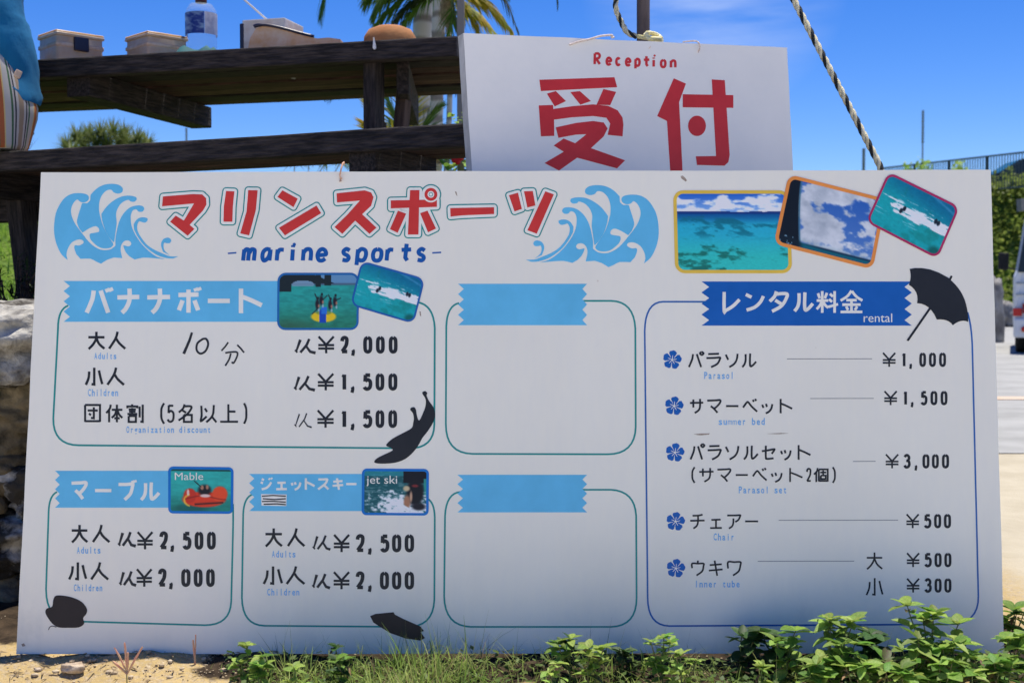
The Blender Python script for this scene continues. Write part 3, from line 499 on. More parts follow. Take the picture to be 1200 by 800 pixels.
P_('parasol_silhouette', [um[:-1]]+[zm([(308,446),(326,456),(118,757),(97,750)], 8, 1050, 305), zm([(497,172),(514,142),(530,150),(513,186)], 8, 1050, 305)], M_black, .0006)
P_('ring_silhouette', sil([(262,630),(300,630),(345,640),(385,660),(408,692),(405,715),(390,735),(395,760),(370,778),(320,780),(275,778),(245,760),(220,725),(213,705),(220,690),(245,680),(250,650)], 4, 0, 540)+stroke(zm(crom([(265,777),(245,772),(233,778),(228,790)], k=3), 4, 0, 540), .9), M_brown, .0006)
P_('jet_ski_silhouette', [zm([(735,165),(760,155),(845,147),(851,158),(890,178),(940,200),(970,213),(988,235),(972,240),(992,268),(970,280),(900,270),(830,245),(780,215),(750,195)], 4, 250, 680)], M_brown, .0006)
def flower(cx, cy, r=10.8):
    out = []
    for k in range(5):
        a = -1.45+k*6.2832/5; pt = lambda rr, da: (cx+rr*r*math.cos(a+da), cy+rr*r*math.sin(a+da))
        out.append([pt(.15, -.5), pt(.5, -.54), pt(.80, -.55), pt(.97, -.40), pt(.98, -.15), pt(1.05, .05), pt(1.0, .25), pt(.90, .50), pt(.55, .58), pt(.17, .5)])
    P_('hibiscus_bullet', out+[[(cx+.34*r*math.cos(k*1.2566-1.45), cy+.34*r*math.sin(k*1.2566-1.45)) for k in range(5)]], M_dblue, .0003)
    o = B.polys('flower_star', sum([stroke([(cx, cy), (cx+.5*r*math.cos(a), cy+.5*r*math.sin(a))], 1.1, .5) for a in [-1.45+k*1.2566 for k in range(5)]], []), M_white, .0005)
for p in ((787.7, 421.5), (790, 475.5), (791, 530), (791.7, 610.7), (792, 665.5)): flower(*p)
photo([(326, 320.5), (420, 320.5), (419.5, 386), (325.5, 386)], ph_banana, .0005, 9, 1.7, ink('blue_border_print', (.01, .13, .38)), 'banana_boat_photo')
photo([(424.3, 306.5), (497.3, 327.3), (484.3, 378.5), (411.3, 357)], ph_ski, .0008, 9, 1.5, M_fblue, 'jet_ski_photo')
photo([(789.5, 224), (924, 224), (927.5, 319.5), (791.8, 319.5)], ph_sea, .0005, 11, 3.2, M_yel, 'reef_photo')
photo([(924.6, 205.3), (1037.5, 234), (1022, 315), (907.5, 285.5)], ph_cloud, .0009, 10, 3.3, M_ora, 'cloud_photo')
photo([(1041.5, 202.5), (1123.5, 243), (1098, 302.5), (1015.5, 260)], ph_ski, .0013, 9, 1.8, M_mag, 'jet_ski_photo')
mb = ink('bright_blue_border_print', (.0, .16, .52))
photo([(198, 547), (273, 548), (272.5, 601), (198, 600.5)], ph_raft, .0005, 5, 2.2, mb, 'inflatable_raft_photo')
photo([(425, 549.5), (502, 550), (501.5, 603), (424.5, 602.5)], ph_jet, .0005, 5, 2.2, mb, 'wave_rider_photo')
P_('photo_caption', typed('Mable', 205, 238.3, 552.8, 562), M_white, .0009); P_('photo_caption', typed('jet ski', 429.5, 465.5, 556.3, 566.3), M_white, .0009)
# wire loop, spill marks
bm = bmesh.new(); tube(bm, [B.loc(399.5, 213, .003), B.loc(399, 206, .007), B.loc(400.5, 199, .008), Vector(B.loc(402, 192, .004)), Vector(B.loc(402.5, 189.5, -.006)), Vector(B.loc(402, 190, -.014))], .0017, 6)
tube(bm, [B.loc(398.5, 213, .002), B.loc(401, 210, .006), B.loc(398.5, 207, .003)], .0014, 6)
bm_obj('tie_wire', bm, mat('rusty_orange_cord', (.55, .25, .12), .8, (.75, .5, .35), scale=200), price, True)
M_dirt = mat('brown_stain', (.25, .17, .10), .9, (.5, .43, .36), scale=300)
for sc_p in ([zm(p, 4, 600, 190) for p in ([(790,66),(800,63),(812,74),(820,86),(815,92),(803,84),(793,76)],)]+[zm(p, 4, 750, 380) for p in ([(250,514),(280,511),(328,510),(322,516),(280,520)], [(590,512),(660,508),(700,510),(650,514)])]+[zm(p, 4, 320, 190) for p in ([(852,137),(860,140),(864,160),(858,155)], [(686,697),(693,702),(694,724),(688,718)])]+[zm([(100,298),(112,292),(120,305),(106,309)], 4, 0, 680)]): P_('scuff_mark', [sc_p], M_dirt, .00015)

# ------------------------------------------------------------------ reception sign, turned away to the right, behind the price board
yaw = R(24); lean = R(3)
nr = Vector((math.sin(yaw)*math.cos(lean), -math.cos(yaw)*math.cos(lean), math.sin(lean)))
Q = Sheet(at(543, 39, 2.6), (math.cos(yaw), math.sin(yaw), 0), nr)
rec = sign_root(Q, 'reception_sign', 'smaller white reception sign with big red characters behind the price board', 'sign')
a_, b_ = (543, 39), (552.5, 194); c_, d_ = (922.3, 56), (929, 194)
ext = lambda p, q, t: (p[0]+(q[0]-p[0])*t, p[1]+(q[1]-p[1])*t)
M_board2 = mat('white_sign_paint', (.84, .82, .77), .45, (.78, .77, .73), scale=5, spec=.35, bump=.05, bscale=60)
panel(Q, [a_, c_, ext(c_, d_, 1.95), ext(a_, b_, 1.95)], .030, mat('grey_painted_edge', (.40, .39, .37), .7, (.55, .54, .52), scale=20), M_board2)
def Q_(name, polys, m, up): return Q.polys(name, polys, m, up)
k1 = [[(448,375),(800,363),(813,410),(455,428)], [(483,440),(525,428),(573,475),(520,500)], [(593,433),(638,428),(690,475),(640,492)], [(748,418),(808,432),(780,494),(716,492)],
      [(445,495),(512,493),(513,512),(600,499),(700,490),(770,497),(815,518),(838,552),(842,585),(838,640),(768,633),(780,580),(762,553),(700,545),(600,551),(517,562),(518,638),(455,640)],
      [(525,598),(620,577),(700,568),(750,575),(768,603),(750,640),(690,695),(850,752),(812,790),(625,740),(540,800),(472,765),(562,712),(515,683),(562,650),(616,672),(668,630),(620,632),(537,647)]]
k2 = [zm(p, 4, 520, 0) for p in ([(1078,368),(1135,393),(1103,480),(1118,775),(1119,812),(1062,812),(1046,568),(1000,545)],)]+[[(800, 110.7), (859.3, 111.7), (859.3, 126.7), (800, 126)], [(834, 93.3), (849.3, 94.3), (855, 181.7), (853.5, 190), (849, 194.3), (816.7, 193.5), (815.3, 183.3), (839, 183)], [(816.7+10.5*math.cos(k*.2618), 147.7+12*math.sin(k*.2618)) for k in range(24)]]
Q_('reception_characters', [zm(p, 4, 520, 0) for p in k1]+k2, M_rred, .0003)
rc = [('R', 700, 740), ('e', 757, 790), ('c', 803, 832), ('e', 848, 880), ('p', 892, 925), ('t', 930, 974), ('i', 975, 1000), ('o', 1012, 1045), ('n', 1058, 1095)]
rp_ = []
for i, (ch, x0, x1) in enumerate(rc):
    dy = i*1.9; rp_ += glyph(ch, x0/4+520+.8, x1/4+520-.8, (250+dy)/4, (303+dy)/4, 3.0)
Q_('reception_lettering', rp_+[[(x/4+520+1.4*math.cos(k), 65.5+1.4*math.sin(k)) for k in (0, .9, 1.8, 2.7, 3.6, 4.5, 5.4)] for x in (988,)], M_rred, .0003)
M_cord = mat('dirty_cord', (.55, .43, .36), .9, (.75, .66, .6), scale=150)
bm = bmesh.new(); tube(bm, crom([Q.loc(667, 53, .002), Q.loc(676, 50, .007), Q.loc(690, 47, .009), Q.loc(702, 43.5, .008), Q.loc(716, 42, .004), Q.loc(722, 41.5, -.02), Q.loc(735, 36, -.06)], k=3), .0024, 6)
bm_obj('cord', bm, M_cord, rec, True)
bm = bmesh.new(); tube(bm, crom([Q.loc(817.5, 62, .002), Q.loc(818.5, 56, .006), Q.loc(816, 50, .006), Q.loc(811, 48.5, .002), Q.loc(806, 47, -.02)], k=3), .0018, 6)
tube(bm, crom([Q.loc(760, 57.5, .001), Q.loc(761, 56, .003), Q.loc(762, 54.5, .001)], k=3), .0008, 5)
bm_obj('cord', bm, M_cord, rec, True)
# ------------------------------------------------------------------ terrain
def hgt(x, y):
    x = np.asarray(x, float); y = np.asarray(y, float)
    side = 1-smoothstep(.72, .98, x+.05*np.sin(y*3))*(1-0*y)
    ter = .61*smoothstep(2.96, 3.08, y)*side
    rise = 1.0*smoothstep(5.0, 10.5, y+.25*np.sin(x*1.7)+.15*np.sin(x*4.1))*(1-smoothstep(-.2, 1.0, x-.02*y))
    emb = 3.75*smoothstep(33.6, 38.5, y+.6*np.sin(x*.9))*smoothstep(2, 8, x)
    far = 3.75*smoothstep(38, 60, y)*(1-smoothstep(2, 8, x))*.6
    front = .008*np.sin(x*9+1)*np.sin(y*14)*(y < 2.6)+.021*smoothstep(2.21, 2.33, y)*(1-smoothstep(1.2, 1.6, np.abs(x)))
    return ter+rise+emb+far+front
def axis(parts):
    a = [];
    for lo, hi, n in parts: a += list(np.linspace(lo, hi, n, endpoint=False))
    return np.array(a+[parts[-1][1]])
ax = axis([(-4000, -400, 5), (-400, -40, 9), (-40, -8, 24), (-8, -2.2, 30), (-2.2, 2.2, 150), (2.2, 8, 24), (8, 40, 50), (40, 400, 9), (400, 4000, 5)])
ay = axis([(-4000, -300, 5), (-300, -20, 8), (-20, 0, 16), (0, 1.6, 10), (1.6, 3.2, 76), (3.2, 12, 60), (12, 33, 24), (33, 40, 24), (40, 80, 14), (80, 500, 9), (500, 4000, 5)])
X, Yg = np.meshgrid(ax, ay); Z = hgt(X, Yg); near = (np.abs(X) < 2.3)*(Yg > 1.5)*(Yg < 3.3)
for j, i in np.argwhere(near):
    p = Vector((X[j, i], Yg[j, i], 0)); Z[j, i] += .016*noise.fractal(p*7, 1, 2, 4)+.006*noise.noise(p*37)
M_g = bpy.data.materials.new('coral_sand_and_soil'); M_g.use_nodes = True; t = M_g.node_tree; N = t.nodes; b = N['Principled BSDF']; b.inputs['Roughness'].default_value = .95; b.inputs['Specular IOR Level'].default_value = .1
tcn = N.new('ShaderNodeTexCoord')
def gn(scale, det=6, st=(1, 1, 1)):
    m_ = N.new('ShaderNodeMapping'); m_.inputs['Scale'].default_value = st; n = N.new('ShaderNodeTexNoise'); n.inputs['Scale'].default_value = scale; n.inputs['Detail'].default_value = det; n.inputs['Roughness'].default_value = .65
    t.links.new(tcn.outputs['Object'], m_.inputs[0]); t.links.new(m_.outputs[0], n.inputs['Vector']); return n.outputs[0]
def grp(src, p0, p1, c0, c1):
    r = N.new('ShaderNodeValToRGB'); r.color_ramp.elements[0].position = p0; r.color_ramp.elements[1].position = p1; r.color_ramp.elements[0].color = (*c0, 1); r.color_ramp.elements[1].color = (*c1, 1); t.links.new(src, r.inputs[0]); return r.outputs[0]
def gmix(f, a, c):
    x = N.new('ShaderNodeMix'); x.data_type = 'RGBA'; t.links.new(f, x.inputs[0]); t.links.new(a, x.inputs[6]); t.links.new(c, x.inputs[7]); return x.outputs[2]
at_soil = N.new('ShaderNodeAttribute'); at_soil.attribute_name = 'soil'; at_grass = N.new('ShaderNodeAttribute'); at_grass.attribute_name = 'grass'
sandc = gmix(grp(gn(90, 4), .45, .62, (0, 0, 0), (1, 1, 1)), grp(gn(6), .3, .7, (.38, .27, .11), (.47, .345, .155)), grp(gn(200, 2), .3, .7, (.27, .19, .10), (.52, .42, .27)))
at_pale = N.new('ShaderNodeAttribute'); at_pale.attribute_name = 'pale'; palec = grp(gn(5), .3, .7, (.40, .35, .25), (.50, .445, .33)); sandc = gmix(at_pale.outputs['Fac'], sandc, palec); at_bounce = N.new('ShaderNodeAttribute'); at_bounce.attribute_name = 'coral'; sandc = gmix(at_bounce.outputs['Fac'], sandc, grp(gn(5), .3, .7, (.66, .61, .49), (.74, .69, .57)))  # coral zone: extra-bright unseen ground, added to light the board
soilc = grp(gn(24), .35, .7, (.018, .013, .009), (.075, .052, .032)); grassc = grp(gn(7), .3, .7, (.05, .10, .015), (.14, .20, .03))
def edge(att, sc):
    m1 = N.new('ShaderNodeMath'); m1.operation = 'ADD'; t.links.new(att.outputs['Fac'], m1.inputs[0]); m2 = N.new('ShaderNodeMath'); m2.operation = 'MULTIPLY_ADD'; t.links.new(gn(sc), m2.inputs[0]); m2.inputs[1].default_value = .9; m2.inputs[2].default_value = -.45
    t.links.new(m2.outputs[0], m1.inputs[1]); return grp(m1.outputs[0], .42, .58, (0, 0, 0), (1, 1, 1))
t.links.new(gmix(edge(at_grass, 5), gmix(edge(at_soil, 18), sandc, soilc), grassc), b.inputs['Base Color'])
bp = N.new('ShaderNodeBump'); bp.inputs['Strength'].default_value = .6; bp.inputs['Distance'].default_value = .01; t.links.new(gn(70), bp.inputs['Height']); t.links.new(bp.outputs[0], b.inputs['Normal'])
nx, ny = len(ax), len(ay)
gr = mesh_obj('ground', np.c_[X.ravel(), Yg.ravel(), Z.ravel()], [(j*nx+i, j*nx+i+1, (j+1)*nx+i+1, (j+1)*nx+i) for j in range(ny-1) for i in range(nx-1)], M_g, None, True); gr['kind'] = 'structure'
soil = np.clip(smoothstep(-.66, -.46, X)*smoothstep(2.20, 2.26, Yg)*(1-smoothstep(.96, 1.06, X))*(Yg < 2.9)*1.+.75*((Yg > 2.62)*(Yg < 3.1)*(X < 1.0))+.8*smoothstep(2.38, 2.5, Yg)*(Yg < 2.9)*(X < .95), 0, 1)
grass = np.clip(1.*(Yg > 4.6)*(X < 1.0)*(Yg < 33)+1.*(Yg > 33)+(X < -6)*(Yg > 3)*1., 0, 1)
pale = smoothstep(1.05, 1.3, X)*1.*(Yg > 2.2)+.0*X; bounce_front = (1-smoothstep(2.08, 2.24, Yg))*1.  # unseen ground in front, brightened to bounce fill light onto the board
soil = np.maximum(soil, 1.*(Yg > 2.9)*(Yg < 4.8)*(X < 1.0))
for nm, arr in (('soil', soil), ('grass', grass), ('pale', pale), ('coral', bounce_front)):
    a = gr.data.attributes.new(nm, 'FLOAT', 'POINT'); a.data.foreach_set('value', arr.ravel())
def gz(x, y): return float(hgt(x, y))
M_road = mat('pale_concrete_road', (.27, .268, .245), .9, (.36, .355, .33), scale=2.2, bump=.08, bscale=60, stretch=(1, 1.2, 1))
rv = []; rx = np.linspace(1.7, 60, 12); ryy = np.linspace(5.6, 31, 18)
for y in ryy:
    for x in rx: rv.append((x+.1*math.sin(y*2), y, .004))
tag(mesh_obj('road', rv, [(j*12+i, j*12+i+1, (j+1)*12+i+1, (j+1)*12+i) for j in range(17) for i in range(11)], M_road), kind='structure')
tag(mesh_obj('painted_road_line', [(1.9, 8.55, .008), (60, 8.1, .008), (60, 8.32, .008), (1.9, 8.82, .008)], [(0, 1, 2, 3)], mat('faded_orange_line', (.56, .36, .22), .9, (.52, .46, .38), scale=9)), kind='structure')

# ------------------------------------------------------------------ boulders
def rock_mesh(seed, sx, sy, sz, rough=.28, sub=4, sq=.55):
    bm = bmesh.new(); bmesh.ops.create_icosphere(bm, subdivisions=sub, radius=1); off = Vector((seed*13.7, seed*5.1, seed*2.3))
    for v in bm.verts:
        p = v.co.copy(); m = max(abs(p.x), abs(p.y), abs(p.z)); p = p.lerp(p/m*.86, sq)
        d = 1+rough*noise.fractal(v.co*1.3+off, .9, 2.1, 4)+.09*noise.noise(v.co*5+off)-.12*abs(noise.noise(v.co*2.6+off))-.07*abs(noise.noise(v.co*7+off))+.025*noise.noise(v.co*16+off)
        v.co = Vector((p.x*sx, p.y*sy, p.z*sz))*d
    return bm
M_rock = mat('weathered_limestone', (.045, .038, .03), .95, (.44, .42, .37), scale=13, detail=12, bump=1, bscale=26, lo=.38, hi=.60)
M_rock2 = mat('mossy_dark_rock', (.03, .025, .014), .95, (.28, .22, .13), scale=14, detail=9, bump=.9, bscale=22, lo=.35, hi=.7)
M_rock3 = mat('patchy_dark_rock', (.04, .034, .024), .95, (.55, .51, .43), scale=7, detail=12, bump=1, bscale=20, lo=.47, hi=.60)
wall = empty('rock_retaining_wall', (0, 2.85, 0), 0, 'rough retaining wall of stacked boulders behind the left side of the price board', 'wall')
def stone(x, y, z, sx, sy, sz, seed, m):
    o = bm_obj('stone', rock_mesh(seed, sx, sy, sz, sub=5 if x < -.9 and y < 3.2 and x > -1.6 else 3), m, wall, True); o.location = Vector((x, y, z))-wall.location; o.rotation_euler = (random.uniform(-.15, .15), random.uniform(-.15, .15), random.uniform(-.4, .4))
stone(-1.22, 2.90, .585, .26, .20, .105, 1, M_rock); stone(-1.66, 2.92, .55, .26, .2, .13, 2, M_rock)
stone(-1.10, 2.98, .41, .22, .18, .10, 3, M_rock2); stone(-1.45, 2.97, .38, .20, .2, .12, 4, M_rock2); stone(-1.25, 2.93, .26, .17, .17, .085, 7, M_rock2); stone(-1.02, 2.92, .24, .12, .15, .10, 8, M_rock3)
stone(-1.13, 2.90, .13, .15, .17, .085, 5, M_rock3); stone(-1.42, 2.92, .14, .17, .18, .11, 6, M_rock3); stone(-1.22, 2.86, .02, .16, .15, .075, 9, M_rock2); stone(-.95, 2.88, .04, .13, .15, .09, 10, M_rock3); stone(-1.5, 2.86, .01, .15, .15, .08, 11, M_rock3); stone(-1.75, 2.98, .2, .2, .2, .2, 12, M_rock3)
for k in range(7):
    x = -.78+k*.21; stone(x, 2.92+.03*math.sin(k*2), .52, .14, .15, .12, 20+k, M_rock); stone(x+.08, 2.86, .24, .15, .16, .16, 40+k, M_rock2)
for k in range(5): stone(-2.1-k*.5, 2.85, .3, .32, .24, .32, 60+k, M_rock)
def boulder(x, y, sx, sy, sz, seed, label):
    o = bm_obj('boulder', rock_mesh(seed, sx, sy, sz, .2), M_rock_l, None, True); o.location = (x, y, gz(x, y)+sz*.8); tag(o, label, 'boulder'); return o
M_rock_l = mat('pale_limestone', (.13, .12, .11), .95, (.36, .35, .33), scale=3.5, detail=9, bump=.7, bscale=8)
p = at(1158, 360, 20); boulder(p.x, 20, .24, .25, .62, 71, 'tall pale boulder partly hidden by the right edge of the price board')
p = at(1178, 360, 31); boulder(p.x, 31, .17, .4, .38, 72, 'squat grey boulder by the road between board edge and van')
# pebbles and crumbs in front
bm = bmesh.new()
for k in range(1100):
    x = random.uniform(-1.15, 1.2) if k % 3 else random.uniform(-1.0, -.5); y = random.uniform(2.22, 2.62) if k % 3 else random.uniform(2.24, 2.36); r = random.choice((.0008, .001, .0014, .002)) if k % 60 else .0055
    mtx = Matrix.Translation((x, y, gz(x, y)+.016*noise.fractal(Vector((x, y, 0))*7, 1, 2, 4)+r*.4)) @ Matrix.Diagonal((r*random.uniform(.8, 1.6), r*random.uniform(.8, 1.4), r*.7, 1)) @ Matrix.Rotation(random.random()*6, 4, 'Z')
    bmesh.ops.create_icosphere(bm, subdivisions=1, radius=1, matrix=mtx)
tag(bm_obj('gravel', bm, mat('coral_gravel', (.34, .25, .14), .9, (.54, .44, .30), scale=60)), kind='stuff', label='small coral gravel crumbs scattered on the sand')
random.seed(21); v, f = [], []
for k in range(170):
    x = random.uniform(-1.0, -.42); y = random.uniform(2.24, 2.37); a = random.uniform(0, 6.28); L_ = random.uniform(.004, .022); w_ = random.choice((.0006, .0009, .002)); d = Vector((math.cos(a), math.sin(a), .05)); s = Vector((-d.y, d.x, 0))*w_; z = gz(x, y)+.016*noise.fractal(Vector((x, y, 0))*7, 1, 2, 4)+.0025; p = Vector((x, y, z)); b0 = len(v)
    v += [p-s, p+s, p+d*L_+s*.4, p+d*L_-s*.4, p+d*L_*.5+Vector((0, 0, .002))]; f += [(b0, b0+1, b0+4), (b0+1, b0+2, b0+4), (b0+2, b0+3, b0+4), (b0+3, b0, b0+4)]
tag(mesh_obj('litter', v, f, mat('dead_plant_bits', (.16, .10, .05), .9, (.40, .30, .17), scale=80)), kind='stuff', label='bits of dead stem and leaf lying on the sand')
def small_stone(px, py, s, seed, label):
    p = at_z(px, py, 0); o = bm_obj('small_stone', rock_mesh(seed, s, s*.7, s*.45, .25, 3), mat('sandy_stone', (.30, .22, .15), .95, (.62, .5, .36), scale=30, bump=.5, bscale=90), None, True); o.location = (p.x, p.y, gz(p.x, p.y)+s*.25); tag(o, label, 'stone')
small_stone(86, 794, .022, 81, 'flat sandy stone on the sunlit ground at lower left'); small_stone(45, 793, .008, 82, 'tiny pebble left of the flat sandy stone')
small_stone(185, 778, .014, 84, 'small brown stone in the shade under the price board'); small_stone(213, 775, .008, 85, 'tiny brown pebble right of the small stone under the board')

# ------------------------------------------------------------------ weathered wooden table and bench
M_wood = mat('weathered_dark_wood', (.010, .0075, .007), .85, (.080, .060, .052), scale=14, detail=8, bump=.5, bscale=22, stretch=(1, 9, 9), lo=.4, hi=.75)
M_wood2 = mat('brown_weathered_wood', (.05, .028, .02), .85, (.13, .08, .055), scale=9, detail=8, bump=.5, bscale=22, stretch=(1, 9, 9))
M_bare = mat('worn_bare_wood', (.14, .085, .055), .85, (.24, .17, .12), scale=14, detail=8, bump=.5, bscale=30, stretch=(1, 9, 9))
_wv = {}
def along(m, ax):
    if ax == 0: return m
    if (m.name, ax) not in _wv:
        c_ = m.copy()
        for n_ in c_.node_tree.nodes:
            if n_.type == 'MAPPING': n_.inputs['Scale'].default_value = (9, 1, 9) if ax == 1 else (9, 9, 1)
        _wv[m.name, ax] = c_
    return _wv[m.name, ax]
def plank(parent, c, s, m, name='plank', rot=None, bev=.004, warp=.002):
    m = along(m, max(range(3), key=lambda i: s[i])); bm = bmesh.new(); box(bm, (0, 0, 0), s, None, bev)
    n = 8; L_ = s[0]
    if L_ > .6:
        for k in range(1, n):
            x = -L_/2+L_*k/n; bmesh.ops.bisect_plane(bm, geom=bm.verts[:]+bm.edges[:]+bm.faces[:], plane_co=(x, 0, 0), plane_no=(1, 0, 0))
        for v in bm.verts:
            q = Vector((v.co.x*3, c[1]*7, c[2])); v.co.z += warp*noise.noise(q); v.co.y += warp*noise.noise(q+Vector((0, 9, 0)))
    o = bm_obj(name, bm, m, parent); o.location = c
    if rot: o.rotation_euler = rot
    return o
TZ = 1.36; e1 = at_z(535, 42, TZ); e0 = at_z(40, 70, TZ); dr = (e0-e1); dr.z = 0; dr.normalize()
rz = math.atan2(-dr.y, -dr.x)          # local +x runs towards the right end, local +y away from the viewer
LT = 1.95; tc_ = e1+dr*(LT/2)
table = empty('picnic_table', (tc_.x, tc_.y, .61), rz, 'dark weathered wooden picnic table holding containers and a bottle', 'table')
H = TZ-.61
M_under2 = mat('lighter_brown_wood', (.06, .030, .020), .85, (.20, .115, .08), scale=12, detail=8, bump=.5, bscale=22, stretch=(1, 9, 9))  # lighter plank tone standing in for lit slat edges
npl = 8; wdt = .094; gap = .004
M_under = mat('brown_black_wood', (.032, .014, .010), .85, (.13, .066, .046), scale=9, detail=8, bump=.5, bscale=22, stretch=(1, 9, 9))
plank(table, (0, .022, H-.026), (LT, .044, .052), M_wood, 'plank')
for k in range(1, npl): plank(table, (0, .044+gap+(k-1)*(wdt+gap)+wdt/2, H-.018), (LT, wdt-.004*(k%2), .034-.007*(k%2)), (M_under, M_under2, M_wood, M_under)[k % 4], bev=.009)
D = .044+(npl-1)*(wdt+gap)
for x in (LT/2-1.14, -LT/2+.12):
    plank(table, (x, D/2+.02, H-.035-.035), (.075, D-.02, .07), M_wood, 'crossbar', rot=(0, 0, R(6) if x > 0 else 0), warp=0)
plank(table, (LT/2-.222-.06, D/2+.05, H-.035-.045), (.034, D-.10, .09), M_wood, 'crossbar', rot=(0, 0, R(17)), warp=0)
xl = LT/2-.262
plank(table, (xl, .085, (H-.04)/2-.05), (.034, .075, H-.04+.1), M_wood, 'leg', warp=0); plank(table, (xl-.20, D-.10, (H-.12)/2-.05), (.034, .07, H-.12+.1), M_wood, 'leg', warp=0)
plank(table, (-LT/2+.03, .085, (H-.07)/2-.05), (.05, .075, H-.07+.1), M_wood, 'leg', warp=0); plank(table, (-LT/2-.03+.04, D-.10, (H-.07)/2-.05), (.05, .07, H-.07+.1), M_wood, 'leg', warp=0)
plank(table, (xl+.036, .20, H-.125-.075), (.030, .05, .24), M_wood2, 'brace', rot=(R(-14), 0, 0), warp=0)
bm = bmesh.new()
for k in range(4): box(bm, (LT/2+.002, .1+k*.17, H-.018), (.004, .02, .03))
bm.free()
# bench
BZ = 1.06; f0 = at_z(0, 178, BZ); f1 = at_z(545, 144, BZ); db = f0-f1; db.z = 0; db.normalize(); rb = math.atan2(-db.y, -db.x); LB = 2.0; bc = f1+db*(LB/2)
bench = empty('bench', (bc.x, bc.y, .61), rb, 'dark weathered plank bench in front of the picnic table', 'bench'); HB = BZ-.61
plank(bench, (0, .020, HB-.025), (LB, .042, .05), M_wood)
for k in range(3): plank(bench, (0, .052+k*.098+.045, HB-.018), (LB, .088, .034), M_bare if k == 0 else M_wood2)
for x, yy in ((LB/2-.27, .05), (-LB/2+.50, .05)):
    plank(bench, (x, .17, HB-.07), (.07, .30, .07), M_wood, 'crossbar', warp=0)
    if x > 0: plank(bench, (x-.035, yy, (HB-.1)/2-.05), (.085, .065, HB-.04), M_wood, 'leg', warp=0)
    if x > 0: plank(bench, (x+.03, .26, (HB-.1)/2-.05), (.085, .065, HB-.04), M_wood, 'leg', warp=0)
plank(bench, (-LB/2+.60, .30, HB-.103), (.9, .05, .112), M_wood, 'stretcher', warp=0)
plank(bench, (-LB/2+.514, .24, HB-.30), (.055, .06, .50), M_wood, 'leg', rot=(0, R(-8), 0), warp=0)
# patches of flaked paint and a drip on the edges
M_drip = mat('white_wax', (.75, .74, .72), .5); bm = bmesh.new()
tp = lambda x, z: (0, 0, 0)
def on_table(px, py, back=0.0):
    "local table position on its front face under a survey mark"
    d = sight(px, py); M = table_m.inverted(); o_, dd = M @ CAM, (M.to_3x3() @ d); k = (back-o_.y)/dd.y; return o_+dd*k
table_m = Matrix.Translation((tc_.x, tc_.y, .61)) @ Matrix.Rotation(rz, 4, 'Z')
a, b_ = on_table(438, 44, -.003), on_table(439, 58, -.003)
tube(bm, [a, a.lerp(b_, .5), a.lerp(b_, .85), b_], [.002, .0035, .0055, .003], 8); bm_obj('wax_drip', bm, M_drip, table, True)
bm = bmesh.new(); q = [on_table(337, 87, .3), on_table(349, 86.5, .3), on_table(345, 93, .3), on_table(341, 92, .3)]
vs = [bm.verts.new((p.x, p.y, H-.0365)) for p in (on_table(0,0,.3),)] if False else None
f_ = [bm.verts.new(p) for p in q]; bm.faces.new(f_); r_ = bmesh.ops.extrude_face_region(bm, geom=bm.faces[:]); bmesh.ops.translate(bm, vec=(0, .004, 0), verts=[v for v in r_['geom'] if isinstance(v, bmesh.types.BMVert)])
box(bm, (q[0].x+.012, .304, (q[0].z+H-.03)/2), (.004, .004, max(.01, H-.03-q[0].z)))
bm_obj('pale_tab', bm, mat('pale_tab_finish', (.4, .42, .36), .5), table)  # small pale plate hung under the table top

# ------------------------------------------------------------------ things on the table (placed by where they stand on the top)
M_tub = mat('cloudy_plastic', (.76, .62, .46), .25, (.70, .48, .30), scale=14, spec=.5, transl=.35); M_tubrim = mat('amber_plastic_rim', (.72, .47, .22), .35, transl=.3); M_clip = mat('navy_plastic', (.012, .013, .04), .35)
M_content = mat('brown_contents', (.50, .32, .19), .8, (.70, .56, .44), scale=16); M_pale = mat('pale_contents', (.62, .62, .60), .6, (.5, .44, .38), scale=22)
def tub(px_l, px_c, px_r, py_top, Y, clip, label):
    "rectangular lidded tub standing corner-on to the viewer"
    pc = at(px_c, py_top, Y); h = pc.z-TZ; s = Y/1500
    wl_ = (px_c-px_l)*s*1.5; wr = (px_r-px_c)*s*1.33; ang = R(44)
    e = empty('storage_tub', (pc.x, pc.y, TZ+.001), ang-R(0), label, 'container')
    # local: corner at origin, x to the right-back, y to the left-back
    def shell(z0, z1, g_, m, nm, r=.012, par=None, w2=0):
        bm = bmesh.new(); box(bm, (wr/2, wl_/2, (z0+z1)/2), (wr+g_*2, wl_+g_*2, z1-z0), None, r); 
        for v in bm.verts:
            k = (v.co.z-z0)/(z1-z0)*w2; v.co.x += (v.co.x-wr/2)*k; v.co.y += (v.co.y-wl_/2)*k
        return bm_obj(nm, bm, m, par or e, True)
    shell(0, h*.93, 0, M_tub, 'tub_body', .010, None, -.02); shell(h*.58, h*.70, .0012, M_content, 'contents_band', .004); shell(h*.86, h*.955, .0025, M_tub, 'lid', .004); shell(h*.955, h, .001, M_tubrim, 'lid_rim', .004)
    if clip:
        bm = bmesh.new(); box(bm, (wr*.50, -.006, h*.68), (wr*.30, .012, h*.36), None, .003); bm_obj('clip', bm, M_clip, e)
    return e
tub(33, 66, 110, 34.5, 3.80, True, 'clear plastic tub with navy clip beside the seated person')
tub(137, 173, 212, 36.5, 3.76, False, 'clear plastic tub without clip between the clipped tub and the water bottle')
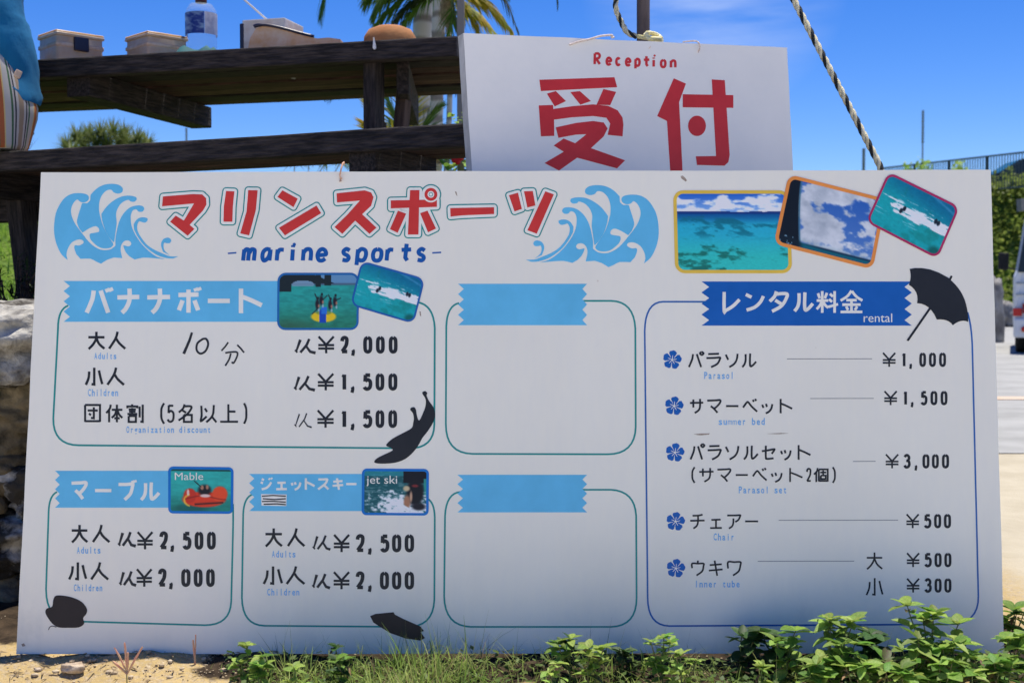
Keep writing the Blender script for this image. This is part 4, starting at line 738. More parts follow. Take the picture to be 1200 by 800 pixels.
# bottle
bx = at(236, 50, 3.86); bot = empty('water_bottle', (bx.x, bx.y, TZ+.001), 0, 'clear plastic water bottle with blue and white label on the table', 'bottle')
rB = 18*3.86/1500; ztop = at(236, 4, 3.86).z-TZ; zs = at(236, 17, 3.86).z-TZ
M_pet = bpy.data.materials.new('clear_pet'); M_pet.use_nodes = True; bb = M_pet.node_tree.nodes['Principled BSDF']; t_ = M_pet.node_tree; trn = t_.nodes.new('ShaderNodeBsdfTransparent'); trn.inputs[0].default_value = (.93, .96, .98, 1); mxs = t_.nodes.new('ShaderNodeMixShader'); mxs.inputs[0].default_value = .16; t_.links.new(trn.outputs[0], mxs.inputs[1]); t_.links.new(bb.outputs[0], mxs.inputs[2]); t_.links.new(mxs.outputs[0], t_.nodes['Material Output'].inputs[0]); bb.inputs['Base Color'].default_value = (.93, .95, .96, 1); bb.inputs['Roughness'].default_value = .08; bb.inputs['Transmission Weight'].default_value = .3; bb.inputs['IOR'].default_value = 1.12; bb.inputs['Specular IOR Level'].default_value = .9
bm = bmesh.new(); lathe(bm, [(rB*.8, 0), (rB*.97, .008), (rB, .03), (rB*.97, .05), (rB, .07), (rB, zs), (rB*.93, zs+.012), (rB*.72, zs+.027), (rB*.4, ztop-.004), (rB*.32, ztop)]); bm_obj('bottle_body', bm, M_pet, bot, True)
bm = bmesh.new(); lathe(bm, [(.017, ztop), (.0175, ztop+.018), (.015, ztop+.022)]); bm_obj('cap', bm, mat('dark_red_cap', (.06, .015, .02), .4), bot, True)
z0, z1 = at(236, 43, 3.86).z-TZ, at(236, 17.5, 3.86).z-TZ
def wrap(a0, a1, nm, m, z0=z0, z1=z1, g_=.001):
    n = 14; v = []; 
    for k in range(n+1):
        a = R(a0+(a1-a0)*k/n)
        for z in (z0, z1): v.append(((rB+g_)*math.sin(a), -(rB+g_)*math.cos(a), z))
    return mesh_obj(nm, v, [(2*k, 2*k+2, 2*k+3, 2*k+1) for k in range(n)], m, bot, True)
wrap(-110, 24, 'label', mat('blue_bottle_label', (.01, .03, .20), .35, (.35, .5, .62), scale=18, stretch=(1, 1, 2.2), lo=.5, hi=.78)); wrap(25, 130, 'label', mat('pale_bottle_label', (.66, .62, .64), .4, (.40, .38, .46), scale=45))
# green cloth under the bottle
bm = bmesh.new(); c0 = at(237, 54, 3.80); n = 14
vs = {}
for i in range(n+1):
    for j in range(6):
        x = (i/n-.5)*.17; y = (j/5-.5)*.10; e_ = min(1, 5*min(i/n, 1-i/n)+.12)*min(1, 5*min(j/5, 1-j/5)+.15); zz_ = TZ+.003+e_*(at(237, 50.5, 3.76).z-TZ)*(.62+.4*noise.noise(Vector((i*.5, j*.6, 3)))); vs[i, j] = bm.verts.new((c0.x+x, 3.76+y*.9, zz_))
for i in range(n):
    for j in range(5): bm.faces.new((vs[i, j], vs[i+1, j], vs[i+1, j+1], vs[i, j+1]))
tag(bm_obj('folded_cloth', bm, mat('dark_teal_cloth', (.01, .09, .10), .8), None, True), 'dark teal crumpled cloth at the foot of the water bottle', 'cloth')
# box with strapped bag
ang = rz; P0 = at(278, 24, 3.74); hb = P0.z-TZ; sc = 3.74/1500
cb = empty('food_box', (P0.x, P0.y, TZ+.001), ang, 'pale square box behind the strapped tan bag on the table', 'box')
bm = bmesh.new(); box(bm, (.072+.008, .07, hb/2), (.135, .13, hb), None, .004); bm_obj('box_body', bm, M_pale, cb)
bm = bmesh.new(); box(bm, (.012, .012, hb/2-.004), (.012, .02, hb-.012), None, .003); bm_obj('corner_strip', bm, M_clip, cb)
Yb = 3.70; prof = [(287, 52), (293, 44), (300, 33), (310, 30), (326, 33), (342, 38), (356, 42), (372, 45.5), (385, 44.5), (399, 46.5), (401, 52)]
bm = bmesh.new(); F = []; Bk = []
for x, y in prof:
    p_ = at(x, y, Yb); z = max(p_.z, TZ+.002) if y < 52 else TZ+.001; F.append(bm.verts.new((p_.x, Yb-(x-340)*.00007, z))); Bk.append(bm.verts.new((p_.x+.012, Yb+.11, z-.004 if y < 52 else TZ+.001)))
for k in range(len(prof)-1): bm.faces.new((F[k], F[k+1], Bk[k+1], Bk[k]))
bm.faces.new(F[::-1]); bm.faces.new(Bk); bm.faces.new((F[0], Bk[0], Bk[-1], F[-1]))
bmesh.ops.recalc_face_normals(bm, faces=bm.faces[:])
bag = bm_obj('bag', bm, mat('tan_bag_cloth', (.62, .36, .18), .75, (.70, .55, .42), scale=22, transl=.2)); tag(bag, 'tan slumped bag with a black strap lying before the pale box', 'bag')
bm = bmesh.new(); tube(bm, crom([at(x, y, Yb-.004) for x, y in ((297.5, 32), (301, 30), (312, 29.5), (330, 33), (350, 38.5), (368, 43))], k=3), [.0058]*5+[.0045]*11, 6); bm_obj('strap', bm, M_clip, bag, True)
bm = bmesh.new(); hx = at(457, 45, 3.62); rH = 31*3.62/1500; zt = at(457, 31, 3.62).z-TZ; lathe(bm, [(rH*.94, 0), (rH, zt*.35), (rH*.97, zt*.62), (rH*.8, zt*.86), (rH*.45, zt*.985), (.004, zt)], seg=36)
for v in bm.verts: v.co.z += 0*noise.noise(v.co*14)*(v.co.z > .01); v.co.y *= .8
hat = bm_obj('straw_hat', bm, mat('tan_felt', (.34, .13, .04), .9, (.44, .21, .08), scale=9, bump=.08, bscale=90), None, True); hat.location = (hx.x, hx.y, TZ+.001); tag(hat, 'flat domed tan hat lying near the right end of the table', 'hat')
bm = bmesh.new(); tube(bm, [at(258, -25, 3.80), at(313, 23.5, 3.80), at(322, 31, 3.80)], .0029, 8); tag(bm_obj('metal_rod', bm, mat('pale_metal', (.62, .6, .58), .4, metal=.3)), 'thin pale rod leaning out of the pale box', 'rod')

# ------------------------------------------------------------------ pole, rope
M_pole = mat('rusty_pole', (.07, .045, .035), .6, (.16, .12, .10), scale=20, stretch=(1, 1, .3), bump=.2)
pb = at(755, 40, 3.3); zt_ = 2.16; bm = bmesh.new(); tube(bm, [(pb.x, 3.3, .5), (pb.x-.003, 3.3, 1.5), (pb.x-.009, 3.3, zt_+.1)], .0168, 16); tag(bm_obj('pole', bm, M_pole, None, True), 'brown metal pole rising behind the reception sign', 'pole')
M_ry = mat('cream_rope_strand', (.72, .62, .36), .9, (.82, .76, .55), scale=80, bump=.5, bscale=300); M_rk = mat('black_rope_strand', (.015, .018, .02), .8, bump=.5, bscale=300)
def rope(name, path, r, pitch, label):
    e = empty(name, path[0], 0, label, 'rope'); path = [Vector(p) for p in path]; L_ = sum((path[i+1]-path[i]).length for i in range(len(path)-1)); n = int(L_/pitch*10)
    cum = [0]
    for i in range(len(path)-1): cum.append(cum[-1]+(path[i+1]-path[i]).length)
    for s in range(3):
        pts = []
        for k in range(n+1):
            d = L_*k/n; i = min(len(path)-2, max(0, int(np.searchsorted(cum, d)-1))); tt = (d-cum[i])/(cum[i+1]-cum[i]); c = path[i].lerp(path[i+1], tt); tg = (path[i+1]-path[i]).normalized(); a = tg.cross(Vector((0, 1, 0.01))).normalized(); b2 = tg.cross(a)
            ph = d/pitch*6.2832+s*2.0944; pts.append(c+(a*math.cos(ph)+b2*math.sin(ph))*r*.55-path[0])
        bm = bmesh.new(); tube(bm, pts, r*.62, 6); bm_obj('strand', bm, (M_rk, M_ry, M_ry)[s], e, True)
top = Vector((pb.x-.009, 3.28, zt_)); lowp = at(1042, 214, 3.05); mid1, mid2 = at(930, 0, 3.15), at(1030, 192, 3.06)
rope('guy_rope', [top, mid1, mid2, Vector((lowp.x+.02, 3.04, .86))], .0072, .062, 'taut black and cream twisted guy rope right of the reception sign')
lp = [at(x, y, 3.24) for x, y in ((746, 43), (735, 38), (728, 26), (722, 12), (722, 0), (727, -14), (740, -26), (752, -30))]
rope('looped_rope', crom([tuple(p) for p in lp], k=3), .0066, .05, 'slack black and cream rope looped round the brown pole')
bm = bmesh.new(); kc = at(766, 44, 3.22)
for k in range(5):
    pts = [kc+Vector((.016*math.cos(a+k)*(1+.2*k % .5), .010*math.sin(a*1.3+k), .011*math.sin(a+k*.8))) for a in np.linspace(0, 6.0, 14)]; tube(bm, pts, .0045, 6)
tube(bm, [at(748, 43, 3.24), at(758, 45, 3.22), at(776, 46, 3.2)], .006, 6)
tag(bm_obj('rope_knot', bm, mat('yellow_rope', (.8, .68, .25), .9, (.9, .85, .6), scale=90), None, True), 'yellow rope knot peeking over the reception sign top beside the pole', 'knot')
bm = bmesh.new(); box(bm, (0, 0, .16), (.045, .045, .36), None, .005); st = bm_obj('rope_stake', bm, M_wood2); st.location = (lowp.x+.02, 3.06, gz(lowp.x, 3.06)); tag(st, 'short wooden stake holding the guy rope behind the price board', 'stake')

# ------------------------------------------------------------------ person seated on the bench, back to the viewer, mostly left of the frame
hipc = at(-48, 150, 3.40); hx_, hy_ = hipc.x, hipc.y; bzv = BZ
per = empty('person', (hx_, hy_, bzv), R(36), 'person in a blue jacket and striped shorts sitting on the bench at the left', 'person')
def skin(name, joints, edges, m, parent, sub=2):
    me = bpy.data.meshes.new(name); me.from_pydata([j[:3] for j in joints], edges, []); o = bpy.data.objects.new(name, me); link(o, parent); me.materials.append(m)
    sk = o.modifiers.new('skin', 'SKIN')
    if not me.skin_vertices: 
        bpy.context.view_layer.objects.active = o; bpy.ops.mesh.customdata_skin_add()
    for v, j in zip(me.skin_vertices[0].data, joints): v.radius = (j[3], j[4] if len(j) > 4 else j[3])
    me.skin_vertices[0].data[0].use_root = True; sk.use_smooth_shade = True; ss = o.modifiers.new('sub', 'SUBSURF'); ss.levels = sub; ss.render_levels = sub; return o
M_skin = mat('tanned_skin', (.42, .23, .15), .55)
J = [(0, 0, .10, .15, .12), (0, .01, .25, .13, .10), (0, .03, .42, .155, .11), (0, .05, .52, .10, .08), (0, .07, .60, .052), (0, .09, .66, .06), (0, .10, .74, .078, .088), (0, .10, .81, .06, .07)]
E_ = [(0, 1), (1, 2), (2, 3), (3, 4), (4, 5), (5, 6), (6, 7)]
for s in (-1, 1):
    b0 = len(J); J += [(s*.12, .06, .49, .045), (s*.145, .14, .34, .040), (s*.17, .24, .28, .040), (s*.17, .44, .36, .034), (s*.15, .50, .375, .026, .04)]; E_ += [(3, b0), (b0, b0+1), (b0+1, b0+2), (b0+2, b0+3), (b0+3, b0+4)]
    h = len(J)-1
    for q in range(4): J += [(s*(.15+.018*(q-1.5)), .55, .378+.004*q, .0095), (s*(.15+.021*(q-1.5)), .59, .366, .008)]; E_ += [(h, len(J)-2), (len(J)-2, len(J)-1)]
    J += [(s*.115, .52, .37, .011), (s*.10, .55, .362, .009)]; E_ += [(h, len(J)-2), (len(J)-2, len(J)-1)]
    b0 = len(J); J += [(s*.10, .10, .085, .085), (s*.13, .42, .09, .062), (s*.13, .46, .06, .058), (s*.13, .45, -.15, .048), (s*.13, .43, -.38, .034), (s*.13, .50, -.41, .036, .03), (s*.14, .58, -.42, .03, .022)]
    E_ += [(0, b0)]+[(b0+k, b0+k+1) for k in range(6)]
body = skin('body', J, E_, M_skin, per)
# hair and a face turned away
bm = bmesh.new(); bmesh.ops.create_uvsphere(bm, u_segments=24, v_segments=16, radius=1)
for v in bm.verts: v.co = Vector((v.co.x*.088, v.co.y*.10-.008, v.co.z*.10))*(1+.06*noise.noise(v.co*6)); v.co.z = max(v.co.z, -.055 if v.co.y < .02 else .02)
hr = bm_obj('hair', bm, mat('black_hair', (.012, .010, .009), .5), per, True); hr.location = (0, .10, .775)
bm = bmesh.new()
bmesh.ops.create_cone(bm, segments=8, radius1=.014, radius2=.006, depth=.03, matrix=Matrix.Translation((0, .19, .735)) @ Matrix.Rotation(R(-60), 4, 'X'))
for s in (-1, 1):
    bmesh.ops.create_uvsphere(bm, u_segments=8, v_segments=6, radius=.012, matrix=Matrix.Translation((s*.03, .172, .757))); bmesh.ops.create_uvsphere(bm, u_segments=8, v_segments=6, radius=.02, matrix=Matrix.Translation((s*.083, .10, .74)) @ Matrix.Diagonal((.4, .8, 1.2, 1)))
bmesh.ops.create_uvsphere(bm, u_segments=8, v_segments=6, radius=.02, matrix=Matrix.Translation((0, .178, .70)) @ Matrix.Diagonal((1.2, .4, .35, 1)))
bm_obj('face', bm, M_skin, per, True)
M_jk = mat('blue_jacket_cloth', (.000, .115, .24), .9, (.004, .16, .33), scale=7, bump=.12, bscale=30); pass
def loft(name, rings, m, parent, seg=72, wr=.0, seed=0, fold=7, closed_top=True, attr=False):
    "rings: (cx, cy, cz, rx, ry)"
    bm = bmesh.new(); rr = []
    for cx, cy, cz, rx, ry in rings:
        row = []
        for k in range(seg):
            a = k*2*math.pi/seg; p = Vector((math.cos(a)*2, math.sin(a)*2, cz*fold)); d = 1+wr*(noise.noise(p+Vector((seed, 0, 0)))+.5*noise.noise(p*2.3))
            row.append(bm.verts.new((cx+rx*d*math.cos(a), cy+ry*d*math.sin(a), cz)))
        rr.append(row)
    for i in range(len(rr)-1):
        for k in range(seg): bm.faces.new((rr[i][k], rr[i][(k+1) % seg], rr[i+1][(k+1) % seg], rr[i+1][k]))
    if closed_top: bm.faces.new(rr[-1]); bm.faces.new(rr[0][::-1])
    return bm_obj(name, bm, m, parent, True)
s_ = 3.4/1500
def edge_r(px, cx=-48): return (px-cx)*s_
def zz_px(py): return at(0, py, 3.40).z-bzv
jr = [(127, 35), (118, 42), (108, 44.5), (98, 43.5), (88, 42), (76, 41), (66, 40), (55, 38), (45, 36.5), (38, 34), (33, 31), (27, 32.5), (22, 27), (14, 25.5), (8, 25), (3, 24), (-12, 25), (-40, 26), (-80, 30), (-110, 28), (-130, 18), (-145, -5), (-152, -18)]
PR = R(36); zs_ = np.array([zz_px(p[0]) for p in jr]); rs_ = np.array([edge_r(p[1]) for p in jr]); ztop_ = zs_[-1]
bm = bmesh.new(); rr = []; NR, NS = 46, 110
for i in range(NR+1):
    row = []
    for k in range(NS):
        a = k*2*math.pi/NS; ca_ = a+PR; q = math.cos(ca_) if math.sin(ca_) < 0 else max(math.cos(ca_), .6)   # hem dips low at the side, rides up over the back
        hem = zz_px(62+58*max(0, min(1, (q-.45)/.5))); z = hem+(ztop_-hem)*(i/NR); r = float(np.interp(z, zs_, rs_)); ry_ = .172-.02*i/NR+.006*math.sin(z*22)
        ry_ = min(ry_, r*1.0+.02) if i > NR*.85 else ry_; p = Vector((math.cos(a)*2, math.sin(a)*2, z*11)); d = 1+.02*(noise.noise(p)+.6*noise.noise(p*2.3))+(.012 if i < 2 else 0)
        fold_ = (.006+.004*math.sin(a*3))*math.sin(z*52+3.5*noise.noise(Vector((a*1.5, z*6, 2))))*max(0, 1-z/.40); row.append(bm.verts.new(((r+fold_)*d*math.cos(a), (ry_+fold_)*d*math.sin(a), z)))
    rr.append(row)
for i in range(NR):
    for k in range(NS): bm.faces.new((rr[i][k], rr[i][(k+1) % NS], rr[i+1][(k+1) % NS], rr[i+1][k]))
bm.faces.new(rr[-1]); bm_obj('jacket', bm, M_jk, per, True)
for s in (-1, 1):
    bm = bmesh.new(); pth = crom([(s*.125, .06, .505), (s*.145, .13, .36), (s*.15, .24, .29), (s*.16, .38, .335), (s*.165, .435, .36)], k=4); tube(bm, pth, [.062-.016*i/(len(pth)-1)+.004*math.sin(i*2.1) for i in range(len(pth))], 16); bm_obj('jacket_sleeve', bm, M_jk, per, True)
# striped shorts with stripes running down over the hip
M_sh = bpy.data.materials.new('striped_cloth'); M_sh.use_nodes = True; t = M_sh.node_tree; b = t.nodes['Principled BSDF']; b.inputs['Roughness'].default_value = .85
an = t.nodes.new('ShaderNodeAttribute'); an.attribute_name = 'band'; rr_ = t.nodes.new('ShaderNodeValToRGB'); rr_.color_ramp.interpolation = 'CONSTANT'
bands = [(0, (.015, .017, .03)), (.05, (.40, .35, .27)), (.115, (.012, .014, .03)), (.24, (.44, .41, .37)), (.30, (.02, .02, .03)), (.325, (.44, .41, .37)), (.43, (.16, .14, .06)), (.46, (.42, .11, .03)), (.57, (.60, .46, .18)), (.60, (.46, .43, .38)), (.74, (.05, .12, .05)), (.79, (.44, .41, .37)), (.83, (.02, .02, .03)), (.87, (.44, .41, .37)), (.93, (.30, .22, .14))]
for k, (p_, c) in enumerate(bands):
    e = rr_.color_ramp.elements[k] if k < 2 else rr_.color_ramp.elements.new(p_); e.position = p_; e.color = (*c, 1)
t.links.new(an.outputs['Fac'], rr_.inputs[0]); t.links.new(rr_.outputs[0], b.inputs['Base Color'])
rings = []
for py, px in ((177.5, 22), (172, 26), (160, 29.5), (148, 33), (136, 36.5), (124, 37.5), (112, 34), (100, 28), (88, 22), (76, 14), (66, 5)):
    rings.append((0, -.02, zz_px(py), edge_r(px), .160))
shorts = loft('shorts', rings, M_sh, per, 120, .006, 8, 3)
at_ = shorts.data.attributes.new('band', 'FLOAT', 'POINT'); vals = []
for v in shorts.data.vertices:
    a = math.atan2(v.co.y+.03, v.co.x); zc = (v.co.z-zz_px(130))/.12; u_ = abs((a+1.5708+9.4248) % 6.2832-3.1416)/.82+.06*zc; u_ = u_ % 2.0; vals.append(min(.999, u_ if u_ < 1 else 2-u_))
at_.data.foreach_set('value', vals)
for s in (-1, 1):
    bm = bmesh.new(); pth = crom([(s*.09, .06, .10), (s*.12, .22, .10), (s*.135, .40, .092)], k=4); tube(bm, pth, [.105, .104, .10, .097, .094, .09, .087, .083, .08], 18); o = bm_obj('shorts_leg', bm, M_sh, per, True); a2 = o.data.attributes.new('band', 'FLOAT', 'POINT'); a2.data.foreach_set('value', [(v.co.x*9) % 1 for v in o.data.vertices])
bm = bmesh.new(); k0 = Matrix.Rotation(-R(36), 3, 'Z') @ (at(21, 87, 3.24)-per.location); box(bm, k0, (.016, .01, .02), Matrix.Rotation(.4, 3, 'Y'), .003); bm_obj('pocket_tab', bm, mat('tan_tab', (.5, .36, .26), .8), per)
# ------------------------------------------------------------------ foliage helpers
def blade(v, f, base, d, L_, w, bend, seg=4, side=None, bdir=None):
    "a tapering curved blade: adds vertices and faces"
    d = d.normalized(); s = side or d.cross(Vector((0, 0, 1))); s = s.normalized() if s.length > 1e-4 else Vector((1, 0, 0)); p = Vector(base); b0 = len(v); down = bdir or Vector((0, 0, -1))
    for k in range(seg+1):
        t = k/seg; ww = w*(1-t**1.6)*.5*(.75+.25*min(1, t*4)) if k < seg else w*.03
        v.append(p-s*ww); v.append(p+s*ww)
        if k: f.append((b0+2*k-2, b0+2*k-1, b0+2*k+1, b0+2*k))
        d = (d+down*bend/seg).normalized(); p = p+d*(L_/seg)
def rnd(a, b): return random.uniform(a, b)
def frond(name, pts, nleaf, ll, m, parent, lw=.014, hang=.8, rad=.008, spread=.75, tipdrop=0, seed=0):
    "a feather frond along a rachis given in world points"
    random.seed(seed); base = parent.location if parent else Vector(); c = [Vector(p)-base for p in crom([tuple(p) for p in pts], k=8)]; n = len(c)
    bm = bmesh.new(); tube(bm, c, [rad*(1-.8*i/(n-1)) for i in range(n)], 6); me = bpy.data.meshes.new('x'); bm.to_mesh(me); bm.free(); v = [p.co.copy() for p in me.vertices]; f = [tuple(p.vertices) for p in me.polygons]; bpy.data.meshes.remove(me)
    for k in range(nleaf):
        t = .10+.9*k/(nleaf-1); i = min(n-2, int(t*(n-1))); p = c[i].lerp(c[i+1], t*(n-1)-i); tg = (c[i+1]-c[i]).normalized(); sd_ = tg.cross(Vector((0, 0, 1))).normalized(); up = sd_.cross(tg)
        for s in (-1, 1):
            L_ = ll*(math.sin(math.pi*(.14+.82*t))**.6)*rnd(.85, 1.1); d = sd_*s*spread+tg*(.55+.5*t)+up*rnd(-.1, .25); blade(v, f, p, d, L_, lw*rnd(.8, 1.2), hang*rnd(.7, 1.2), 4, side=(tg*.8+up*.3))
    return mesh_obj(name, v, f, m, parent)
M_frond = leafmat('palm_green', (.055, .15, .015), (.12, .24, .03), .45); M_frondy = leafmat('palm_yellow_green', (.22, .28, .02), (.52, .38, .03), .45); M_frondd = leafmat('palm_dark', (.02, .045, .012), (.05, .085, .03), .25)
def ringed(name, a, b, r0, r1, m, parent, n=26, off=0):
    a, b = Vector(a), Vector(b); bm = bmesh.new(); pts, rr = [], []
    for k in range(n*4+1):
        t = k/(n*4); ph = k % 4; pts.append(a.lerp(b, t)+Vector((.012*math.sin(t*7+off), 0, 0))); rr.append((r0+(r1-r0)*t)*(1.0 if ph in (1, 2) else (.955 if ph == 0 else .985)))
    tube(bm, pts, rr, 20); return bm_obj(name, bm, m, parent, True)
M_trunk = bpy.data.materials.new('ringed_palm_bark'); M_trunk.use_nodes = True; t = M_trunk.node_tree; b = t.nodes['Principled BSDF']; b.inputs['Roughness'].default_value = .9; tc2 = t.nodes.new('ShaderNodeTexCoord')
wv = t.nodes.new('ShaderNodeTexWave'); wv.bands_direction = 'Z'; wv.inputs['Scale'].default_value = 2.6; wv.inputs['Distortion'].default_value = 2.5; wv.inputs['Detail'].default_value = 4; wv.inputs['Detail Scale'].default_value = 2; cr2 = t.nodes.new('ShaderNodeValToRGB')
cr2.color_ramp.elements[0].position = .05; cr2.color_ramp.elements[0].color = (.20, .17, .14, 1); cr2.color_ramp.elements[1].position = .4; cr2.color_ramp.elements[1].color = (.46, .43, .38, 1)
t.links.new(tc2.outputs['Object'], wv.inputs['Vector']); t.links.new(wv.outputs[0], cr2.inputs[0]); t.links.new(cr2.outputs[0], b.inputs['Base Color'])
def palm(px0, px1, Y, wpx, topz, label, seed):
    x1, x0 = at(px1, 145, Y).x, at(px0, 0, Y).x; z0 = gz(x1, Y); zf = at(px0, 0, Y).z; zr = at(px1, 145, Y).z; sl_ = (x0-x1)/(zf-zr); r = wpx*Y/1500/2
    e = empty('palm_tree', (x1+sl_*(z0-zr), Y, z0), 0, label, 'palm tree'); L_ = topz-z0
    ringed('trunk', (0, 0, -.1), (sl_*L_, 0, L_), r*1.06, r*.85, M_trunk, e, int(L_*16), seed); return e, Vector((e.location.x+sl_*L_, Y, topz))
PA, ca = palm(498, 491, 7.0, 23, 3.9, 'tall palm with ringed grey trunk, nearest one behind the right end of the table', 1)
PB, cb_ = palm(516, 510, 7.7, 19, 4.3, 'tall pale trunked palm just right of the nearest palm trunk', 2)
def ends(c, Y, *pp): return [c]+[at(x, y, Y) for x, y in pp]
frond('frond', ends(ca, 6.6, (455, -330), (398, -170), (384, -34), (376, 14)), 46, .24, M_frond, PA, seed=1, hang=1.3)
frond('frond', ends(ca, 6.5, (560, -340), (620, -220), (648, -80), (653, 4)), 40, .16, M_frondd, PA, seed=2, hang=1.4)
for k in range(9):
    a = k*.7+.3; o = Vector((math.cos(a), math.sin(a), 0)); r_ = 1.25
    frond('frond', [ca, ca+o*.4+Vector((0, 0, .35)), ca+o*.85+Vector((0, 0, .42)), ca+o*r_+Vector((0, 0, .22))], 30, .34, M_frond, PA, seed=10+k, hang=1.1)
    frond('frond', [cb_, cb_+o*.4+Vector((0, 0, .4)), cb_+o*.9+Vector((0, 0, .42)), cb_+o*r_+Vector((0, 0, .12))], 30, .34, M_frond, PB, seed=30+k, hang=1.1)
PC, cc_ = palm(525, 524, 6.5, 7, at(524, -8, 6.5).z, 'small slim palm with yellowing fronds between the trunks and the reception sign', 3)
frond('frond', ends(cc_, 6.4, (512, -30), (480, -30), (456, -12), (440, 12)), 60, .24, M_frond, PC, seed=4, lw=.017, hang=.9)
frond('frond', ends(cc_, 6.7, (505, -14), (480, -8), (458, 10), (442, 26)), 56, .18, M_frond, PC, seed=5, lw=.017, hang=.7)
frond('frond', ends(cc_, 6.6, (500, -20), (470, -24), (446, -18), (430, -2)), 50, .22, M_frond, PC, seed=41, lw=.016, hang=.9)
frond('frond', ends(cc_, 6.5, (500, -6), (484, 2), (470, 14), (458, 30)), 44, .15, M_frondd, PC, seed=42, lw=.014, hang=.8)
frond('frond', ends(cc_, 6.3, (540, -6), (560, -2), (580, 12), (598, 34)), 60, .15, M_frondy, PC, seed=6, lw=.016, hang=1.0)
frond('frond', ends(cc_, 6.5, (545, -22), (572, -24), (592, 0), (606, 34)), 38, .16, M_frondd, PC, seed=7, lw=.009, hang=1.0)
frond('frond', ends(cc_, 6.7, (532, 0), (545, 6), (562, 18), (580, 38)), 50, .16, M_frondy, PC, seed=8, lw=.014, hang=.9)
frond('frond', ends(cc_, 6.4, (530, -18), (540, -60), (556, -100), (590, -110)), 34, .24, M_frond, PC, seed=9, hang=.8)
frond('frond', ends(cc_, 6.6, (520, -40), (505, -100), (470, -130)), 34, .24, M_frond, PC, seed=19, hang=.8)
frond('frond', ends(cc_, 6.2, (528, -10), (535, 30), (538, 70), (534, 110)), 22, .09, M_frondd, PC, seed=20, lw=.008, hang=1.2)
v, f = [], []; random.seed(5)
for k in range(90):
    p = at(521+rnd(-3, 7), rnd(-6, 12), 6.45+rnd(-.04, .04))-PC.location; blade(v, f, p, Vector((rnd(-.4, .4), rnd(-.3, .3), -1)), rnd(.06, .16), rnd(.003, .009), rnd(-.3, .3), 3, side=Vector((1, rnd(-.5, .5), 0)))
mesh_obj('dry_fibres', v, f, mat('dry_palm_fibre', (.20, .14, .08), .95, (.42, .34, .22), scale=60), PC)
for sd_, (y0_, pp_) in enumerate(((6.6, ((506, -8), (490, 6), (478, 20), (470, 36))), (6.8, ((512, -14), (498, -40), (476, -58), (450, -50))), (6.4, ((536, -14), (552, -30), (574, -30), (594, -8))), (6.7, ((538, 4), (548, 16), (556, 30), (560, 48))), (6.3, ((530, 6), (528, 26), (522, 48), (516, 70))))):
    frond('frond', ends(cc_, y0_, *pp_), 44, .16, (M_frond, M_frondy)[sd_ % 2], PC, seed=70+sd_, lw=.015, hang=.9)
# low palm whose fan shows between table and bench
pd = at(478, 178, 6.0); PD = empty('young_palm', (pd.x, 6.0, gz(pd.x, 6)), 0, 'bright green young palm showing between table top and bench', 'palm tree')
bm = bmesh.new(); tube(bm, [(0, 0, -.05), (0, 0, pd.z-PD.location.z)], [.04, .03], 10); bm_obj('trunk', bm, M_trunk, PD, True)
for k, pp in enumerate([((462, 160), (446, 140), (432, 124)), ((460, 168), (444, 158), (430, 148)), ((470, 150), (460, 128), (450, 108)), ((490, 160), (500, 140), (512, 128)), ((474, 150), (476, 120), (474, 90)), ((462, 176), (440, 180), (415, 190)), ((490, 175), (505, 178), (520, 192))]):
    frond('frond', [pd]+[at(x, y, 5.9+.06*k) for x, y in pp], 44, .17, M_frondy if k in (0, 1, 4) else M_frond, PD, seed=60+k, lw=.015, hang=.2, rad=.004)
frond('frond', [at(470, 60, 6.6), at(430, 92, 6.6), at(400, 104, 6.6), at(384, 113, 6.6)], 24, .10, M_frondd, None, seed=88, lw=.008, hang=1.2, rad=.004)
o = bpy.data.objects[-1] if False else [x for x in S.objects if x.name.startswith('frond') and x.parent is None][0]; o.name = 'hanging_palm_leaf'; tag(o, 'dark drooping palm leaf whose tips hang below the table edge', 'palm leaf')
# screw pine clump and low dry plants beyond the bench
def rosette(v, f, c, n, L_, w, seed):
    random.seed(seed)
    for k in range(n):
        a = rnd(0, 6.283); e = rnd(.05, 1.35); d = Vector((math.cos(a)*math.cos(e), math.sin(a)*math.cos(e), math.sin(e))); blade(v, f, c+d*.02, d, L_*rnd(.7, 1.1), w, rnd(.25, .9), 4)
M_pan = leafmat('screw_pine_green', (.07, .14, .02), (.28, .34, .12), .4); M_dry = leafmat('dry_leaf', (.26, .20, .10), (.42, .34, .18), .3)
def screw_pine(items, Y, label, m=M_pan, L_=.30, n=60, w=.018, stem=.03):
    c = at(items[0][0], items[0][1], Y); e = empty('screw_pine', (c.x, Y, gz(c.x, Y)), 0, label, 'shrub'); v, f = [], []
    bm = bmesh.new()
    for k, (x, y) in enumerate(items):
        yy = Y+.5*math.sin(k*2.1); p = at(x, y, yy); q = p-e.location; rosette(v, f, q, n, L_*rnd(.85, 1.15), w, k+int(items[0][0])); tube(bm, [(q.x*.5, q.y*.5, -.1), (q.x*.8, q.y, q.z*.5), q], stem, 6)
    bm_obj('stems', bm, M_trunk, e, True); mesh_obj('foliage', v, f, m, e)
screw_pine([(90, 168), (104, 164), (118, 162), (132, 161), (146, 163), (160, 169), (172, 173), (78, 176), (112, 172), (140, 172), (98, 175), (125, 175), (152, 176), (165, 180), (84, 184), (118, 184), (146, 184)], 11, 'round spiky screw pine clump on the skyline under the table', L_=.17, n=120, w=.014, stem=.012)
screw_pine([(345, 192), (362, 190), (381, 191), (398, 192)], 9, 'low spiky green plant just under the middle of the bench', L_=.17, n=110, w=.012, stem=.004)
